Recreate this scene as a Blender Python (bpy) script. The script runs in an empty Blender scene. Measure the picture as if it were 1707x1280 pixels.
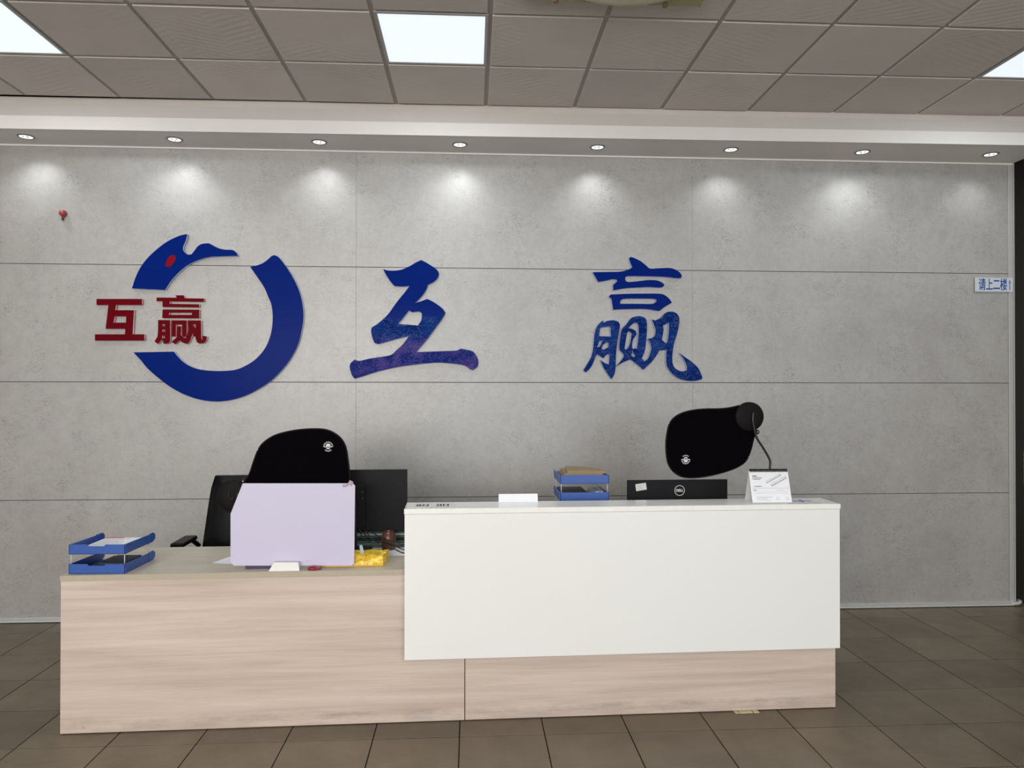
import bpy, bmesh, math, random
from mathutils import Vector, Matrix
random.seed(7)
PI = math.pi
C = bpy.context.scene.collection
scene = bpy.context.scene

# ------------------------------------------------------------------ camera
FPX = 1213.5649
cam_d = bpy.data.cameras.new('camera')
cam = bpy.data.objects.new('camera', cam_d); C.objects.link(cam)
cam_d.sensor_fit = 'HORIZONTAL'; cam_d.sensor_width = 36.0
cam_d.lens = FPX / 1707 * 36.0
cam_d.clip_start = 0.05; cam_d.clip_end = 100
YAW, PITCH, ROLL = 0.058, 0.0071, 0.0007
cam.matrix_world = (Matrix.Translation((0, -5.2576, 1.6223)) @ Matrix.Rotation(-YAW, 4, 'Z')
                    @ Matrix.Rotation(PITCH, 4, 'X') @ Matrix.Rotation(-ROLL, 4, 'Y') @ Matrix.Rotation(PI/2, 4, 'X'))
scene.camera = cam

# ------------------------------------------------------------------ world, light, exposure
world = bpy.data.worlds.new('world'); scene.world = world; world.use_nodes = True
world.node_tree.nodes['Background'].inputs[0].default_value = (0.80, 0.88, 1.0, 1)
world.node_tree.nodes['Background'].inputs[1].default_value = 1.0
scene.view_settings.view_transform = 'Standard'; scene.view_settings.look = 'None'
scene.view_settings.exposure = 0.0; scene.view_settings.gamma = 1.0
scene.view_settings.use_curve_mapping = False

def area(name, loc, rot, sx, sy, power, col):
    l = bpy.data.lights.new(name, 'AREA'); l.shape = 'RECTANGLE'; l.size = sx; l.size_y = sy
    l.energy = power; l.color = col
    o = bpy.data.objects.new(name, l); C.objects.link(o); o.location = loc; o.rotation_euler = rot
    return o
# daylight through the two bays of the glazed shopfront behind the camera
# (upper half: sky, lower half: the dimmer street)
DAY_L = area('daylight_left_bay', (-2.6, -9.55, 2.25), (PI/2, 0, 0), 4.6, 1.5, 312, (1.0, 0.965, 0.92))
DAY_R = area('daylight_right_bay', (3.0, -9.55, 2.25), (PI/2, 0, 0), 4.6, 1.5, 128, (0.95, 0.985, 1.0))
area('street_left_bay', (-2.6, -9.55, .8), (PI/2, 0, 0), 4.6, 1.4, 22, (1.0, 0.96, 0.90))
area('street_right_bay', (3.0, -9.55, .8), (PI/2, 0, 0), 4.6, 1.4, 16, (0.98, 0.98, 1.0))
SPOT_W = 11.0
PANEL_W = 12.0
PANEL_STRENGTH = 0.82

# ------------------------------------------------------------------ materials
def new_mat(name):
    m = bpy.data.materials.new(name); m.use_nodes = True
    nt = m.node_tree; return m, nt, nt.nodes['Principled BSDF']
def N(nt, typ, **kw):
    n = nt.nodes.new(typ)
    for k, v in kw.items(): setattr(n, k, v)
    return n
def plain(name, col, rough=0.5, metal=0.0, spec=0.5, noise=0.06, scale=30.0, bump=0.0, alpha=None, trans=0.0, coat=0.0):
    m, nt, b = new_mat(name)
    tc = N(nt, 'ShaderNodeTexCoord'); no = N(nt, 'ShaderNodeTexNoise'); no.inputs['Scale'].default_value = scale
    no.inputs['Detail'].default_value = 4
    nt.links.new(tc.outputs['Object'], no.inputs['Vector'])
    mx = N(nt, 'ShaderNodeMix', data_type='RGBA')
    mx.inputs[6].default_value = (*[c*(1-noise) for c in col], 1); mx.inputs[7].default_value = (*[min(1, c*(1+noise)) for c in col], 1)
    nt.links.new(no.outputs['Fac'], mx.inputs[0]); nt.links.new(mx.outputs[2], b.inputs['Base Color'])
    b.inputs['Roughness'].default_value = rough; b.inputs['Metallic'].default_value = metal
    b.inputs['Specular IOR Level'].default_value = spec; b.inputs['Transmission Weight'].default_value = trans
    b.inputs['Coat Weight'].default_value = coat
    if bump:
        bp = N(nt, 'ShaderNodeBump'); bp.inputs['Strength'].default_value = bump; bp.inputs['Distance'].default_value = 0.002
        nt.links.new(no.outputs['Fac'], bp.inputs['Height']); nt.links.new(bp.outputs[0], b.inputs['Normal'])
    return m
def emis(name, col, s):
    m, nt, b = new_mat(name)
    b.inputs['Base Color'].default_value = (.8, .8, .8, 1)
    b.inputs['Emission Color'].default_value = (*col, 1); b.inputs['Emission Strength'].default_value = s
    return m
def ramp(nt, stops):
    r = N(nt, 'ShaderNodeValToRGB'); e = r.color_ramp.elements
    while len(e) > 1: e.remove(e[-1])
    e[0].position, e[0].color = stops[0][0], (*stops[0][1], 1)
    for p, c in stops[1:]:
        k = e.new(p); k.color = (*c, 1)
    return r
def mapping(nt, scale, rot=(0, 0, 0), src='Position'):
    if src == 'Position':
        g = N(nt, 'ShaderNodeNewGeometry'); o = g.outputs['Position']
    else:
        g = N(nt, 'ShaderNodeTexCoord'); o = g.outputs[src]
    mp = N(nt, 'ShaderNodeMapping'); mp.inputs['Scale'].default_value = scale; mp.inputs['Rotation'].default_value = rot
    nt.links.new(o, mp.inputs['Vector']); return mp.outputs[0]
def noise(nt, vec, scale, detail=4, rough=0.55, dist=0.0):
    n = N(nt, 'ShaderNodeTexNoise'); n.inputs['Scale'].default_value = scale; n.inputs['Detail'].default_value = detail
    n.inputs['Roughness'].default_value = rough; n.inputs['Distortion'].default_value = dist
    nt.links.new(vec, n.inputs['Vector']); return n.outputs['Fac']
def mix(nt, a, b, fac, mode='MIX'):
    m = N(nt, 'ShaderNodeMix', data_type='RGBA', blend_type=mode)
    for s, v in ((6, a), (7, b)):
        if isinstance(v, tuple): m.inputs[s].default_value = (*v, 1)
        else: nt.links.new(v, m.inputs[s])
    if isinstance(fac, float): m.inputs[0].default_value = fac
    else: nt.links.new(fac, m.inputs[0])
    return m.outputs[2]

def mat_concrete():
    m, nt, b = new_mat('concrete_look_board')
    base = ramp(nt, [(0.25, (.27, .258, .243)), (0.5, (.312, .30, .284)), (0.8, (.35, .338, .32))])
    nt.links.new(noise(nt, mapping(nt, (1, 1, 1)), 2.2, 6, .6, .3), base.inputs[0])
    # fine vertical brushing
    br = ramp(nt, [(0.3, (.93, .93, .93)), (0.7, (1.04, 1.04, 1.04))])
    nt.links.new(noise(nt, mapping(nt, (60, 1, 3)), 1.0, 3), br.inputs[0])
    c = mix(nt, base.outputs[0], br.outputs[0], .35, 'MULTIPLY')
    # thin wandering scratches, only inside scattered patches
    v = noise(nt, mapping(nt, (5, 1, 9)), 1.5, 3, .62, 2.5)
    sc = ramp(nt, [(0.468, (0, 0, 0)), (0.49, (1, 1, 1)), (0.512, (0, 0, 0))])
    nt.links.new(v, sc.inputs[0])
    pm = ramp(nt, [(0.50, (0, 0, 0)), (0.60, (1, 1, 1))])
    nt.links.new(noise(nt, mapping(nt, (1, 1, 1)), 4.5, 3), pm.inputs[0])
    f = mix(nt, sc.outputs[0], pm.outputs[0], 1.0, 'MULTIPLY')
    f = mix(nt, (0, 0, 0), f, .85)
    c = mix(nt, c, (.16, .155, .15), f)
    mt = ramp(nt, [(0.32, (.88, .88, .88)), (0.5, (1, 1, 1)), (0.68, (1.09, 1.09, 1.09))])
    nt.links.new(noise(nt, mapping(nt, (1, 1, 1)), 16, 6, .7, 1.0), mt.inputs[0])
    c = mix(nt, c, mt.outputs[0], .8, 'MULTIPLY')
    # small pits
    pt = ramp(nt, [(0.66, (0, 0, 0)), (0.72, (1, 1, 1))])
    nt.links.new(noise(nt, mapping(nt, (1, 1, 1.4)), 20, 2), pt.inputs[0])
    f2 = mix(nt, (0, 0, 0), pt.outputs[0], .35)
    c = mix(nt, c, (.25, .245, .24), f2)
    nt.links.new(c, b.inputs['Base Color'])
    b.inputs['Roughness'].default_value = .46; b.inputs['Specular IOR Level'].default_value = .8; b.inputs['Coat Weight'].default_value = .8; b.inputs['Coat Roughness'].default_value = .40; b.inputs['Coat IOR'].default_value = 1.55
    return m
def mat_floor():
    m, nt, b = new_mat('brown_ceramic_tile')
    base = ramp(nt, [(0.3, (.120, .094, .062)), (0.55, (.147, .117, .080)), (0.8, (.175, .142, .100))])
    nt.links.new(noise(nt, mapping(nt, (1, 1, 1)), 5, 6, .6, .4), base.inputs[0])
    oi = N(nt, 'ShaderNodeObjectInfo'); rr = ramp(nt, [(0, (.88, .88, .88)), (1, (1.10, 1.09, 1.07))])
    nt.links.new(oi.outputs['Random'], rr.inputs[0])
    c = mix(nt, base.outputs[0], rr.outputs[0], 1.0, 'MULTIPLY')
    st = ramp(nt, [(0.70, (0, 0, 0)), (0.78, (1, 1, 1))])
    nt.links.new(noise(nt, mapping(nt, (1, 1, 1)), 9, 3), st.inputs[0])
    c = mix(nt, c, (.07, .055, .04), mix(nt, (0, 0, 0), st.outputs[0], .5))
    nt.links.new(c, b.inputs['Base Color'])
    rg = ramp(nt, [(0.3, (.34, .34, .34)), (0.7, (.5, .5, .5))]); nt.links.new(noise(nt, mapping(nt, (1, 1, 1)), 3, 3), rg.inputs[0])
    nt.links.new(rg.outputs[0], b.inputs['Roughness'])
    return m
def mat_ceiling():
    m, nt, b = new_mat('embossed_gypsum_tile')
    base = ramp(nt, [(0.3, (.55, .50, .465)), (0.7, (.60, .55, .51))])
    nt.links.new(noise(nt, mapping(nt, (1, 1, 1)), 3, 4), base.inputs[0])
    oi = N(nt, 'ShaderNodeObjectInfo'); rr = ramp(nt, [(0, (.94, .94, .94)), (1, (1.05, 1.05, 1.05))])
    nt.links.new(oi.outputs['Random'], rr.inputs[0])
    # faint diagonal embossing, broken up by noise
    hs = []
    for ang in (.5, -.45):
        w = N(nt, 'ShaderNodeTexWave'); w.inputs['Scale'].default_value = 14; w.inputs['Distortion'].default_value = 1.5; w.inputs['Detail'].default_value = 1
        nt.links.new(mapping(nt, (.25, 1, 1), (0, 0, ang)), w.inputs['Vector']); hs.append(w.outputs['Fac'])
    pm = ramp(nt, [(0.46, (0, 0, 0)), (0.60, (1, 1, 1))]); nt.links.new(noise(nt, mapping(nt, (1, 1, 1)), 3.3, 1), pm.inputs[0])
    h = mix(nt, hs[0], hs[1], pm.outputs[0])
    pm2 = ramp(nt, [(0.45, (0, 0, 0)), (0.6, (1, 1, 1))]); nt.links.new(noise(nt, mapping(nt, (1, 1, 1)), 2.1, 1), pm2.inputs[0])
    h = mix(nt, (.5, .5, .5), h, pm2.outputs[0])
    bp = N(nt, 'ShaderNodeBump'); bp.inputs['Strength'].default_value = .35; bp.inputs['Distance'].default_value = .0016
    nt.links.new(h, bp.inputs['Height']); nt.links.new(bp.outputs[0], b.inputs['Normal'])
    nt.links.new(mix(nt, base.outputs[0], rr.outputs[0], 1.0, 'MULTIPLY'), b.inputs['Base Color'])
    b.inputs['Roughness'].default_value = .8
    return m
def mat_wood(name, c0, c1, c2, scuff=True):
    m, nt, b = new_mat(name)
    base = ramp(nt, [(0.28, c0), (0.5, c1), (0.72, c2)])
    nt.links.new(noise(nt, mapping(nt, (.55, 1, 13), src='Object'), 1.6, 5, .55, .5), base.inputs[0])
    gr = ramp(nt, [(0.3, (.93, .92, .91)), (0.7, (1.05, 1.05, 1.05))])
    nt.links.new(noise(nt, mapping(nt, (3, 20, 130), src='Object'), 1.5, 3), gr.inputs[0])
    c = mix(nt, base.outputs[0], gr.outputs[0], .8, 'MULTIPLY')
    if scuff:   # dark mop and shoe scuffs along the plinth edge
        g = N(nt, 'ShaderNodeTexCoord'); s = N(nt, 'ShaderNodeSeparateXYZ'); nt.links.new(g.outputs['Object'], s.inputs[0])
        zr = ramp(nt, [(0.0, (.5, .5, .5)), (0.03, (.75, .75, .75)), (0.055, (1, 1, 1)), (0.075, (.15, .15, .15)), (0.11, (0, 0, 0))])
        nt.links.new(s.outputs['Z'], zr.inputs[0])
        nr = ramp(nt, [(0.42, (0, 0, 0)), (0.62, (1, 1, 1))]); nt.links.new(noise(nt, mapping(nt, (2, 1, 9), src='Object'), 2.5, 6, .7), nr.inputs[0])
        f = mix(nt, zr.outputs[0], nr.outputs[0], 1.0, 'MULTIPLY')
        c = mix(nt, c, (.30, .24, .215), mix(nt, (0, 0, 0), f, .55))
        mk = ramp(nt, [(0.76, (0, 0, 0)), (0.79, (1, 1, 1))]); nt.links.new(noise(nt, mapping(nt, (5, 1, 3), src='Object'), 3.1, 2), mk.inputs[0])
        c = mix(nt, c, (.16, .11, .08), mix(nt, (0, 0, 0), mk.outputs[0], .6))
    nt.links.new(c, b.inputs['Base Color']); b.inputs['Roughness'].default_value = .42
    return m
def mat_blue(refl):
    m, nt, b = new_mat('blue_acrylic' + ('_with_reflection' if refl else ''))
    blue = (.0015, .014, .15)
    b.inputs['Roughness'].default_value = .22; b.inputs['Specular IOR Level'].default_value = .02
    if not refl:
        b.inputs['Base Color'].default_value = (*blue, 1); return m
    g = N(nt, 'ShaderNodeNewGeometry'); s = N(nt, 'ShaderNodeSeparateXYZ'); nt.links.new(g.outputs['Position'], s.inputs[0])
    # wrinkled window reflection painted into the lower part of the letters
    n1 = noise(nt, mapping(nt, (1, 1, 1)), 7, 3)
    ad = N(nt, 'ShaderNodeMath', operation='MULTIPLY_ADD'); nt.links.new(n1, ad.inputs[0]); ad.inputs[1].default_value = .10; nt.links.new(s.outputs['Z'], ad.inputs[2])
    zr = N(nt, 'ShaderNodeMapRange'); zr.inputs[1].default_value = refl[0]; zr.inputs[2].default_value = refl[0]-.02; nt.links.new(ad.outputs[0], zr.inputs[0])
    zp = N(nt, 'ShaderNodeMapRange'); zp.inputs[1].default_value = refl[1]; zp.inputs[2].default_value = refl[1]-.08; nt.links.new(ad.outputs[0], zp.inputs[0])
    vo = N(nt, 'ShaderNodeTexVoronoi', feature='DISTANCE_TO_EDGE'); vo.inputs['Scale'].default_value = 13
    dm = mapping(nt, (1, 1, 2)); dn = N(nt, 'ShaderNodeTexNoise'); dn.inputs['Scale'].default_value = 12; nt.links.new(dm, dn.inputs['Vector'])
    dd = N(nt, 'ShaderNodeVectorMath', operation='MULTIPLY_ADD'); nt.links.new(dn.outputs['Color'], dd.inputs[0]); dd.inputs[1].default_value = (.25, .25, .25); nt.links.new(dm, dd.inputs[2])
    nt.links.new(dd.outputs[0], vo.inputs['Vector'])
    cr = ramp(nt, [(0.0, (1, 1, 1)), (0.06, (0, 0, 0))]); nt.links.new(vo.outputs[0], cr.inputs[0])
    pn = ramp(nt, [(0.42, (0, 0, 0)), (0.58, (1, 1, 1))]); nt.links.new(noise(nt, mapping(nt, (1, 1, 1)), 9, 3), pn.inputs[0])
    reflcol = mix(nt, (.002, .016, .12), (.006, .030, .165), pn.outputs[0])
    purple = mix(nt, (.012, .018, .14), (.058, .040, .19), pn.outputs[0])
    fc = mix(nt, reflcol, purple, zp.outputs[0])
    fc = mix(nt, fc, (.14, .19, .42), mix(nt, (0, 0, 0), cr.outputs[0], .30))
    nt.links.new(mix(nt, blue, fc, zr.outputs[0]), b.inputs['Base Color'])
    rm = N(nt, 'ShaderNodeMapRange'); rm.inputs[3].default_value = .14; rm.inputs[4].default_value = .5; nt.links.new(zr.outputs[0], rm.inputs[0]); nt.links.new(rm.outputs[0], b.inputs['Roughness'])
    return m
def mat_foil():
    m, nt, b = new_mat('crinkled_yellow_foil')
    n = noise(nt, mapping(nt, (1, 1, 1), src='Object'), 38, 3, .5, 1.2)
    r = ramp(nt, [(0.3, (.55, .33, .02)), (0.6, (.85, .60, .05)), (0.75, (1, .85, .35))]); nt.links.new(n, r.inputs[0])
    nt.links.new(r.outputs[0], b.inputs['Base Color']); b.inputs['Roughness'].default_value = .25
    bp = N(nt, 'ShaderNodeBump'); bp.inputs['Strength'].default_value = .8; bp.inputs['Distance'].default_value = .006
    nt.links.new(n, bp.inputs['Height']); nt.links.new(bp.outputs[0], b.inputs['Normal']); return m
M = dict(
    concrete=mat_concrete(), floor=mat_floor(), ceiling=mat_ceiling(),
    grout=plain('dark_grout', (.016, .012, .009), .95, spec=.1),
    grid=plain('ceiling_grid_metal', (.40, .37, .34), .6), void=plain('ceiling_void', (.2, .19, .18), .9),
    plaster=plain('white_plaster', (.68, .66, .63), .7, noise=.04, scale=6), plaster_shaded=plain('shaded_plaster', (.50, .47, .44), .75, noise=.05, scale=5),  # second plaster: shade on the upper fascia band put into its colour
    soffit=plain('soffit_paint', (.70, .68, .645), .6, noise=.04, scale=6),
    wallpaint=plain('wall_paint', (.72, .71, .68), .8, noise=.03, scale=4),
    alu=plain('satin_aluminium', (.62, .63, .62), .35, .6), alu_dull=plain('dull_edge_strip', (.40, .40, .39), .5, .2), darkgap=plain('dark_joint', (.07, .07, .068), .8),
    dark=plain('dark_passage_paint', (.028, .024, .021), .8), darkgrey=plain('dark_grey_metal', (.10, .10, .10), .5), brown=plain('brown_board', (.09, .04, .015), .6),
    wood=mat_wood('pale_wood_laminate', (.46, .365, .305), (.55, .45, .385), (.62, .53, .46)),
    top=mat_wood('grey_beige_laminate', (.46, .415, .335), (.50, .455, .375), (.54, .495, .42), False),
    edge=plain('beige_edge_band', (.40, .345, .26), .5), whitelam=plain('white_laminate', (.775, .775, .75), .3, noise=.012, scale=3, coat=.1),
    whitetop=plain('white_laminate_top', (.80, .81, .80), .18, noise=.02, scale=4), whiteedge=plain('cream_white_edge', (.80, .80, .76), .4),
    blue=mat_blue(None), bluefilm=mat_blue((2.20, 2.06)), bluerefl2=mat_blue((2.30, 1.0)),
    red=plain('red_acrylic', (.115, .002, .006), .35, spec=.02, noise=.08, scale=8), reddot=plain('red_paint', (.22, .005, .012), .5, spec=.02),
    edge_clear=plain('clear_acrylic_edge', (.50, .56, .78), .3), edge_pink=plain('pinkish_acrylic_edge', (.62, .38, .38), .3),
    black=plain('black_plastic', (.006, .006, .007), .38, spec=.3, noise=.1), blackback=plain('black_textured_back', (.009, .009, .0105), .55, spec=.15, bump=.2, scale=200),
    fabric=plain('black_stretch_fabric', (.0022, .0018, .0025), .9, spec=.02, noise=.15, scale=200), fabric2=plain('black_matte_case', (.006, .0055, .0055), .6, spec=.12),
    leather=plain('black_leather', (.004, .004, .0048), .42, spec=.12, noise=.2, scale=90, bump=.25), cable=plain('black_cable', (.010, .010, .011), .4),
    traysky=plain('blue_tray_plastic', (.028, .085, .33), .35, noise=.03), traydark=plain('blue_tray_floor', (.012, .030, .13), .45),
    clear=plain('clear_riser', (.55, .56, .56), .2, noise=.02),
    lilac=plain('lilac_white_board', (.53, .50, .64), .45, noise=.015, scale=3), white=plain('white_plastic', (.78, .77, .75), .4, noise=.02),
    paper=plain('white_paper', (.78, .79, .82), .8, noise=.02), paperwarm=plain('printed_paper', (.66, .66, .64), .8, noise=.04), ink=plain('printed_ink', (.10, .10, .11), .8),
    inkblue=plain('blue_ink', (.003, .06, .24), .6), inkgrey=plain('grey_ink', (.33, .34, .36), .8), inkred=plain('red_ink', (.55, .12, .10), .8), inkviolet=plain('violet_ink', (.16, .15, .34), .8), whiteink=plain('white_print', (.70, .70, .70), .6),
    silver=plain('silver_metal', (.55, .56, .58), .25, .9), foil=mat_foil(), purple=plain('dark_purple_cover', (.045, .025, .08), .5), redplastic=plain('dark_red_plastic', (.22, .012, .02), .3),
    green=plain('green_sheet', (.10, .20, .15), .5, noise=.35, scale=14), darkgreen=plain('dark_green_sheet', (.02, .06, .04), .5), terracotta=plain('brown_glaze', (.10, .035, .022), .3, noise=.3, scale=20),
    skyblue=plain('pale_blue_tag', (.42, .55, .66), .5), kraft=plain('brown_kraft_paper', (.27, .20, .115), .8, noise=.25, scale=14, bump=.4), navy=plain('navy_folder', (.03, .04, .07), .5),
    balloon=plain('red_balloon_rubber', (.30, .045, .035), .4), sign=plain('sign_plate', (.50, .54, .58), .35), panel=emis('led_panel_diffuser', (.80, .905, 1.0), PANEL_STRENGTH),
    led=emis('led_lens', (.95, 1.0, 1.0), 1.15), chrome=plain('brushed_chrome', (.5, .5, .5), .2, 1.0), chromedark=plain('grey_bezel', (.22, .22, .22), .3, .6),
    khaki=plain('khaki_green_glass', (.30, .30, .12), .25, noise=.15, scale=5), cream=plain('cream_glass', (.62, .55, .36), .3, noise=.05), brass=plain('brass', (.25, .17, .06), .3, .8),
    foam=plain('dried_yellow_foam', (.55, .50, .30), .9, noise=.3, scale=60, bump=.5),
)

# ------------------------------------------------------------------ builders
def link(name, me, mat=None, parent=None):
    o = bpy.data.objects.new(name, me); C.objects.link(o)
    if mat is not None and not me.materials:
        for m in (mat if isinstance(mat, (list, tuple)) else [mat]): me.materials.append(m)
    if parent is not None: o.parent = parent
    return o
class G:
    """gathers geometry for ONE mesh object"""
    def __init__(s): s.bm = bmesh.new()
    def box(s, x0, x1, y0, y1, z0, z1, bev=0.0, mi=0, rot=None):
        r = bmesh.ops.create_cube(s.bm, size=1.0); vs = r['verts']
        c = Vector(((x0+x1)/2, (y0+y1)/2, (z0+z1)/2)); d = (x1-x0, y1-y0, z1-z0)
        for v in vs: v.co = Vector((v.co.x*d[0], v.co.y*d[1], v.co.z*d[2]))
        fs = list({f for v in vs for f in v.link_faces})
        if bev:
            es = list({e for v in vs for e in v.link_edges})
            r = bmesh.ops.bevel(s.bm, geom=es, offset=bev, segments=2, affect='EDGES', profile=.5)
            vs = list({v for f in r['faces'] for v in f.verts}); fs = list({f for v in vs for f in v.link_faces})
            vs = list({v for f in fs for v in f.verts})
        for f in fs: f.material_index = mi
        for v in vs:
            if rot is not None: v.co = rot @ v.co
            v.co += c
        return s
    def prism(s, pts, axis, a, b, mi=0):
        """closed outline pts (2-D) swept along axis from a to b"""
        def P(p, t): return {'x': (t, p[0], p[1]), 'y': (p[0], t, p[1]), 'z': (p[0], p[1], t)}[axis]
        A = [s.bm.verts.new(P(p, a)) for p in pts]; B = [s.bm.verts.new(P(p, b)) for p in pts]
        n = len(pts); fs = [s.bm.faces.new(A), s.bm.faces.new(B[::-1])]
        for i in range(n): fs.append(s.bm.faces.new((A[i], B[i], B[(i+1) % n], A[(i+1) % n])))
        for f in fs: f.material_index = mi
        return s
    def cyl(s, p0, p1, r0, r1=None, seg=20, mi=0, cap=True):
        p0, p1 = Vector(p0), Vector(p1); r1 = r0 if r1 is None else r1
        d = (p1-p0); q = d.normalized().to_track_quat('Z', 'Y')
        A = [s.bm.verts.new(p0 + q @ Vector((r0*math.cos(t), r0*math.sin(t), 0))) for t in [2*PI*i/seg for i in range(seg)]]
        B = [s.bm.verts.new(p1 + q @ Vector((r1*math.cos(t), r1*math.sin(t), 0))) for t in [2*PI*i/seg for i in range(seg)]]
        fs = [s.bm.faces.new((A[i], A[(i+1) % seg], B[(i+1) % seg], B[i])) for i in range(seg)]
        if cap: fs += [s.bm.faces.new(A[::-1]), s.bm.faces.new(B)]
        for f in fs: f.material_index = mi; f.smooth = len(f.verts) == 4
        return s
    def tube(s, pts, r, seg=10, mi=0):
        pts = smooth3(pts); rings = []
        for i, p in enumerate(pts):
            d = (pts[min(i+1, len(pts)-1)] - pts[max(i-1, 0)]).normalized(); q = d.to_track_quat('Z', 'Y')
            up = Vector((0, 0, 1)) if abs(d.z) < .9 else Vector((1, 0, 0))
            a = d.cross(up).normalized(); b_ = d.cross(a)
            rr = r if not callable(r) else r(i/(len(pts)-1))
            rings.append([s.bm.verts.new(p + a*rr*math.cos(t) + b_*rr*math.sin(t)) for t in [2*PI*k/seg for k in range(seg)]])
        for A, B in zip(rings, rings[1:]):
            for i in range(seg):
                f = s.bm.faces.new((A[i], A[(i+1) % seg], B[(i+1) % seg], B[i])); f.smooth = True; f.material_index = mi
        s.bm.faces.new(rings[0]); s.bm.faces.new(rings[-1][::-1]); return s
    def lathe(s, prof, c=(0, 0, 0), seg=24, mi=0, axis='z'):
        rings = []
        for r, z in prof:
            ring = []
            for k in range(seg):
                t = 2*PI*k/seg; x, y = max(r, 1e-5)*math.cos(t), max(r, 1e-5)*math.sin(t)
                p = (x, y, z) if axis == 'z' else (x, z, y)
                ring.append(s.bm.verts.new(Vector(p)+Vector(c)))
            rings.append(ring)
        for A, B in zip(rings, rings[1:]):
            for i in range(seg):
                f = s.bm.faces.new((A[i], A[(i+1) % seg], B[(i+1) % seg], B[i])); f.smooth = True; f.material_index = mi
        return s
    def make(s, name, mat, parent=None, loc=None, smooth=False):
        bmesh.ops.recalc_face_normals(s.bm, faces=s.bm.faces)
        me = bpy.data.meshes.new(name); s.bm.to_mesh(me); s.bm.free()
        if smooth:
            for p in me.polygons: p.use_smooth = True
        o = link(name, me, mat, parent)
        if loc is not None: o.location = loc
        return o
def smooth3(pts, sub=6):
    P = [Vector(p) for p in pts]
    if len(P) < 3: return P
    out = []
    for i in range(len(P)-1):
        p0, p1, p2, p3 = P[max(i-1, 0)], P[i], P[i+1], P[min(i+2, len(P)-1)]
        for k in range(sub):
            t = k/sub
            out.append(.5*((2*p1)+(-p0+p2)*t+(2*p0-5*p1+4*p2-p3)*t*t+(-p0+3*p1-3*p2+p3)*t**3))
    return out+[P[-1]]
def round_outline(pts, sub=4, corner=42):
    """closed outline: smooth through gentle bends, keep sharp corners"""
    n = len(pts); P = [Vector((a, b)) for a, b in pts]; sharp = []
    for i in range(n):
        a, b = P[i]-P[i-1], P[(i+1) % n]-P[i]
        sharp.append(a.length < 1e-6 or b.length < 1e-6 or math.degrees(a.angle(b)) > corner)
    out = []
    for i in range(n):
        p1, p2 = P[i], P[(i+1) % n]; j = (i+1) % n
        p0 = P[i-1] if not sharp[i] else p1+(p1-p2)*.3
        p3 = P[(i+2) % n] if not sharp[j] else p2+(p2-p1)*.3
        for k in range(sub):
            t = k/sub
            out.append(.5*((2*p1)+(-p0+p2)*t+(2*p0-5*p1+4*p2-p3)*t*t+(-p0+3*p1-3*p2+p3)*t**3))
    return out
def plate(name, loops, y_front, y_back, mats, parent=None, corner=42, sub=4, bevel=0.0):
    """flat piece with holes standing in the XZ plane; mats = [face, edge]"""
    cu = bpy.data.curves.new(name, 'CURVE'); cu.dimensions = '2D'; cu.fill_mode = 'BOTH'
    cu.extrude = abs(y_back-y_front)/2 - bevel; cu.bevel_depth = bevel; cu.bevel_resolution = 1; cu.offset = -bevel
    for lp in loops:
        q = round_outline(lp, sub, corner) if sub > 1 else [Vector(p) for p in lp]
        sp = cu.splines.new('POLY'); sp.points.add(len(q)-1); sp.use_cyclic_u = True
        for pt, v in zip(sp.points, q): pt.co = (v.x, v.y, 0, 1)
    tmp = bpy.data.objects.new('tmp', cu); C.objects.link(tmp)
    me = bpy.data.meshes.new_from_object(tmp.evaluated_get(bpy.context.evaluated_depsgraph_get()))
    bpy.data.objects.remove(tmp); bpy.data.curves.remove(cu)
    me.name = name; ym = (y_front+y_back)/2
    for v in me.vertices: v.co = Vector((v.co.x, ym-v.co.z, v.co.y))
    me.materials.clear()
    for m in mats: me.materials.append(m)
    me.update()
    if len(mats) > 1:
        for p in me.polygons: p.material_index = 0 if abs(p.normal.y) > .9 else 1
    bm = bmesh.new(); bm.from_mesh(me); bmesh.ops.remove_doubles(bm, verts=bm.verts, dist=1e-5); bmesh.ops.recalc_face_normals(bm, faces=bm.faces); bm.to_mesh(me); bm.free()
    o = bpy.data.objects.new(name, me); C.objects.link(o)
    if parent is not None: o.parent = parent
    return o
def text(name, s, size, mat, parent, loc, rot=(PI/2, 0, 0), th=.0006, sx=1.0, align='CENTER', offset=0.0):
    cu = bpy.data.curves.new(name, 'FONT'); cu.body = s; cu.size = size; cu.extrude = th; cu.align_x = align; cu.align_y = 'CENTER'; cu.offset = offset
    cu.resolution_u = 3
    tmp = bpy.data.objects.new('tmp', cu); C.objects.link(tmp)
    me = bpy.data.meshes.new_from_object(tmp.evaluated_get(bpy.context.evaluated_depsgraph_get()))
    bpy.data.objects.remove(tmp); bpy.data.curves.remove(cu)
    me.materials.clear(); me.materials.append(mat)
    o = bpy.data.objects.new(name, me); C.objects.link(o); o.parent = parent; o.location = loc; o.rotation_euler = rot; o.scale = (sx, 1, 1)
    return o
def tag(o, label, cat, group=None):
    o['label'] = label; o['category'] = cat
    if group: o['group'] = group
    return o
def struct(o): o['kind'] = 'structure'; return o
def thing(name, label, cat, loc=(0, 0, 0), rotz=0.0, group=None):
    o = bpy.data.objects.new(name, None); C.objects.link(o); o.empty_display_size = .1
    o.location = loc; o.rotation_euler = (0, 0, rotz); return tag(o, label, cat, group)
def anchor(name, loc=(0, 0, 0), rotz=0.0):
    o = bpy.data.objects.new(name, None); C.objects.link(o); o.location = loc; o.rotation_euler = (0, 0, rotz); return o
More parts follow.
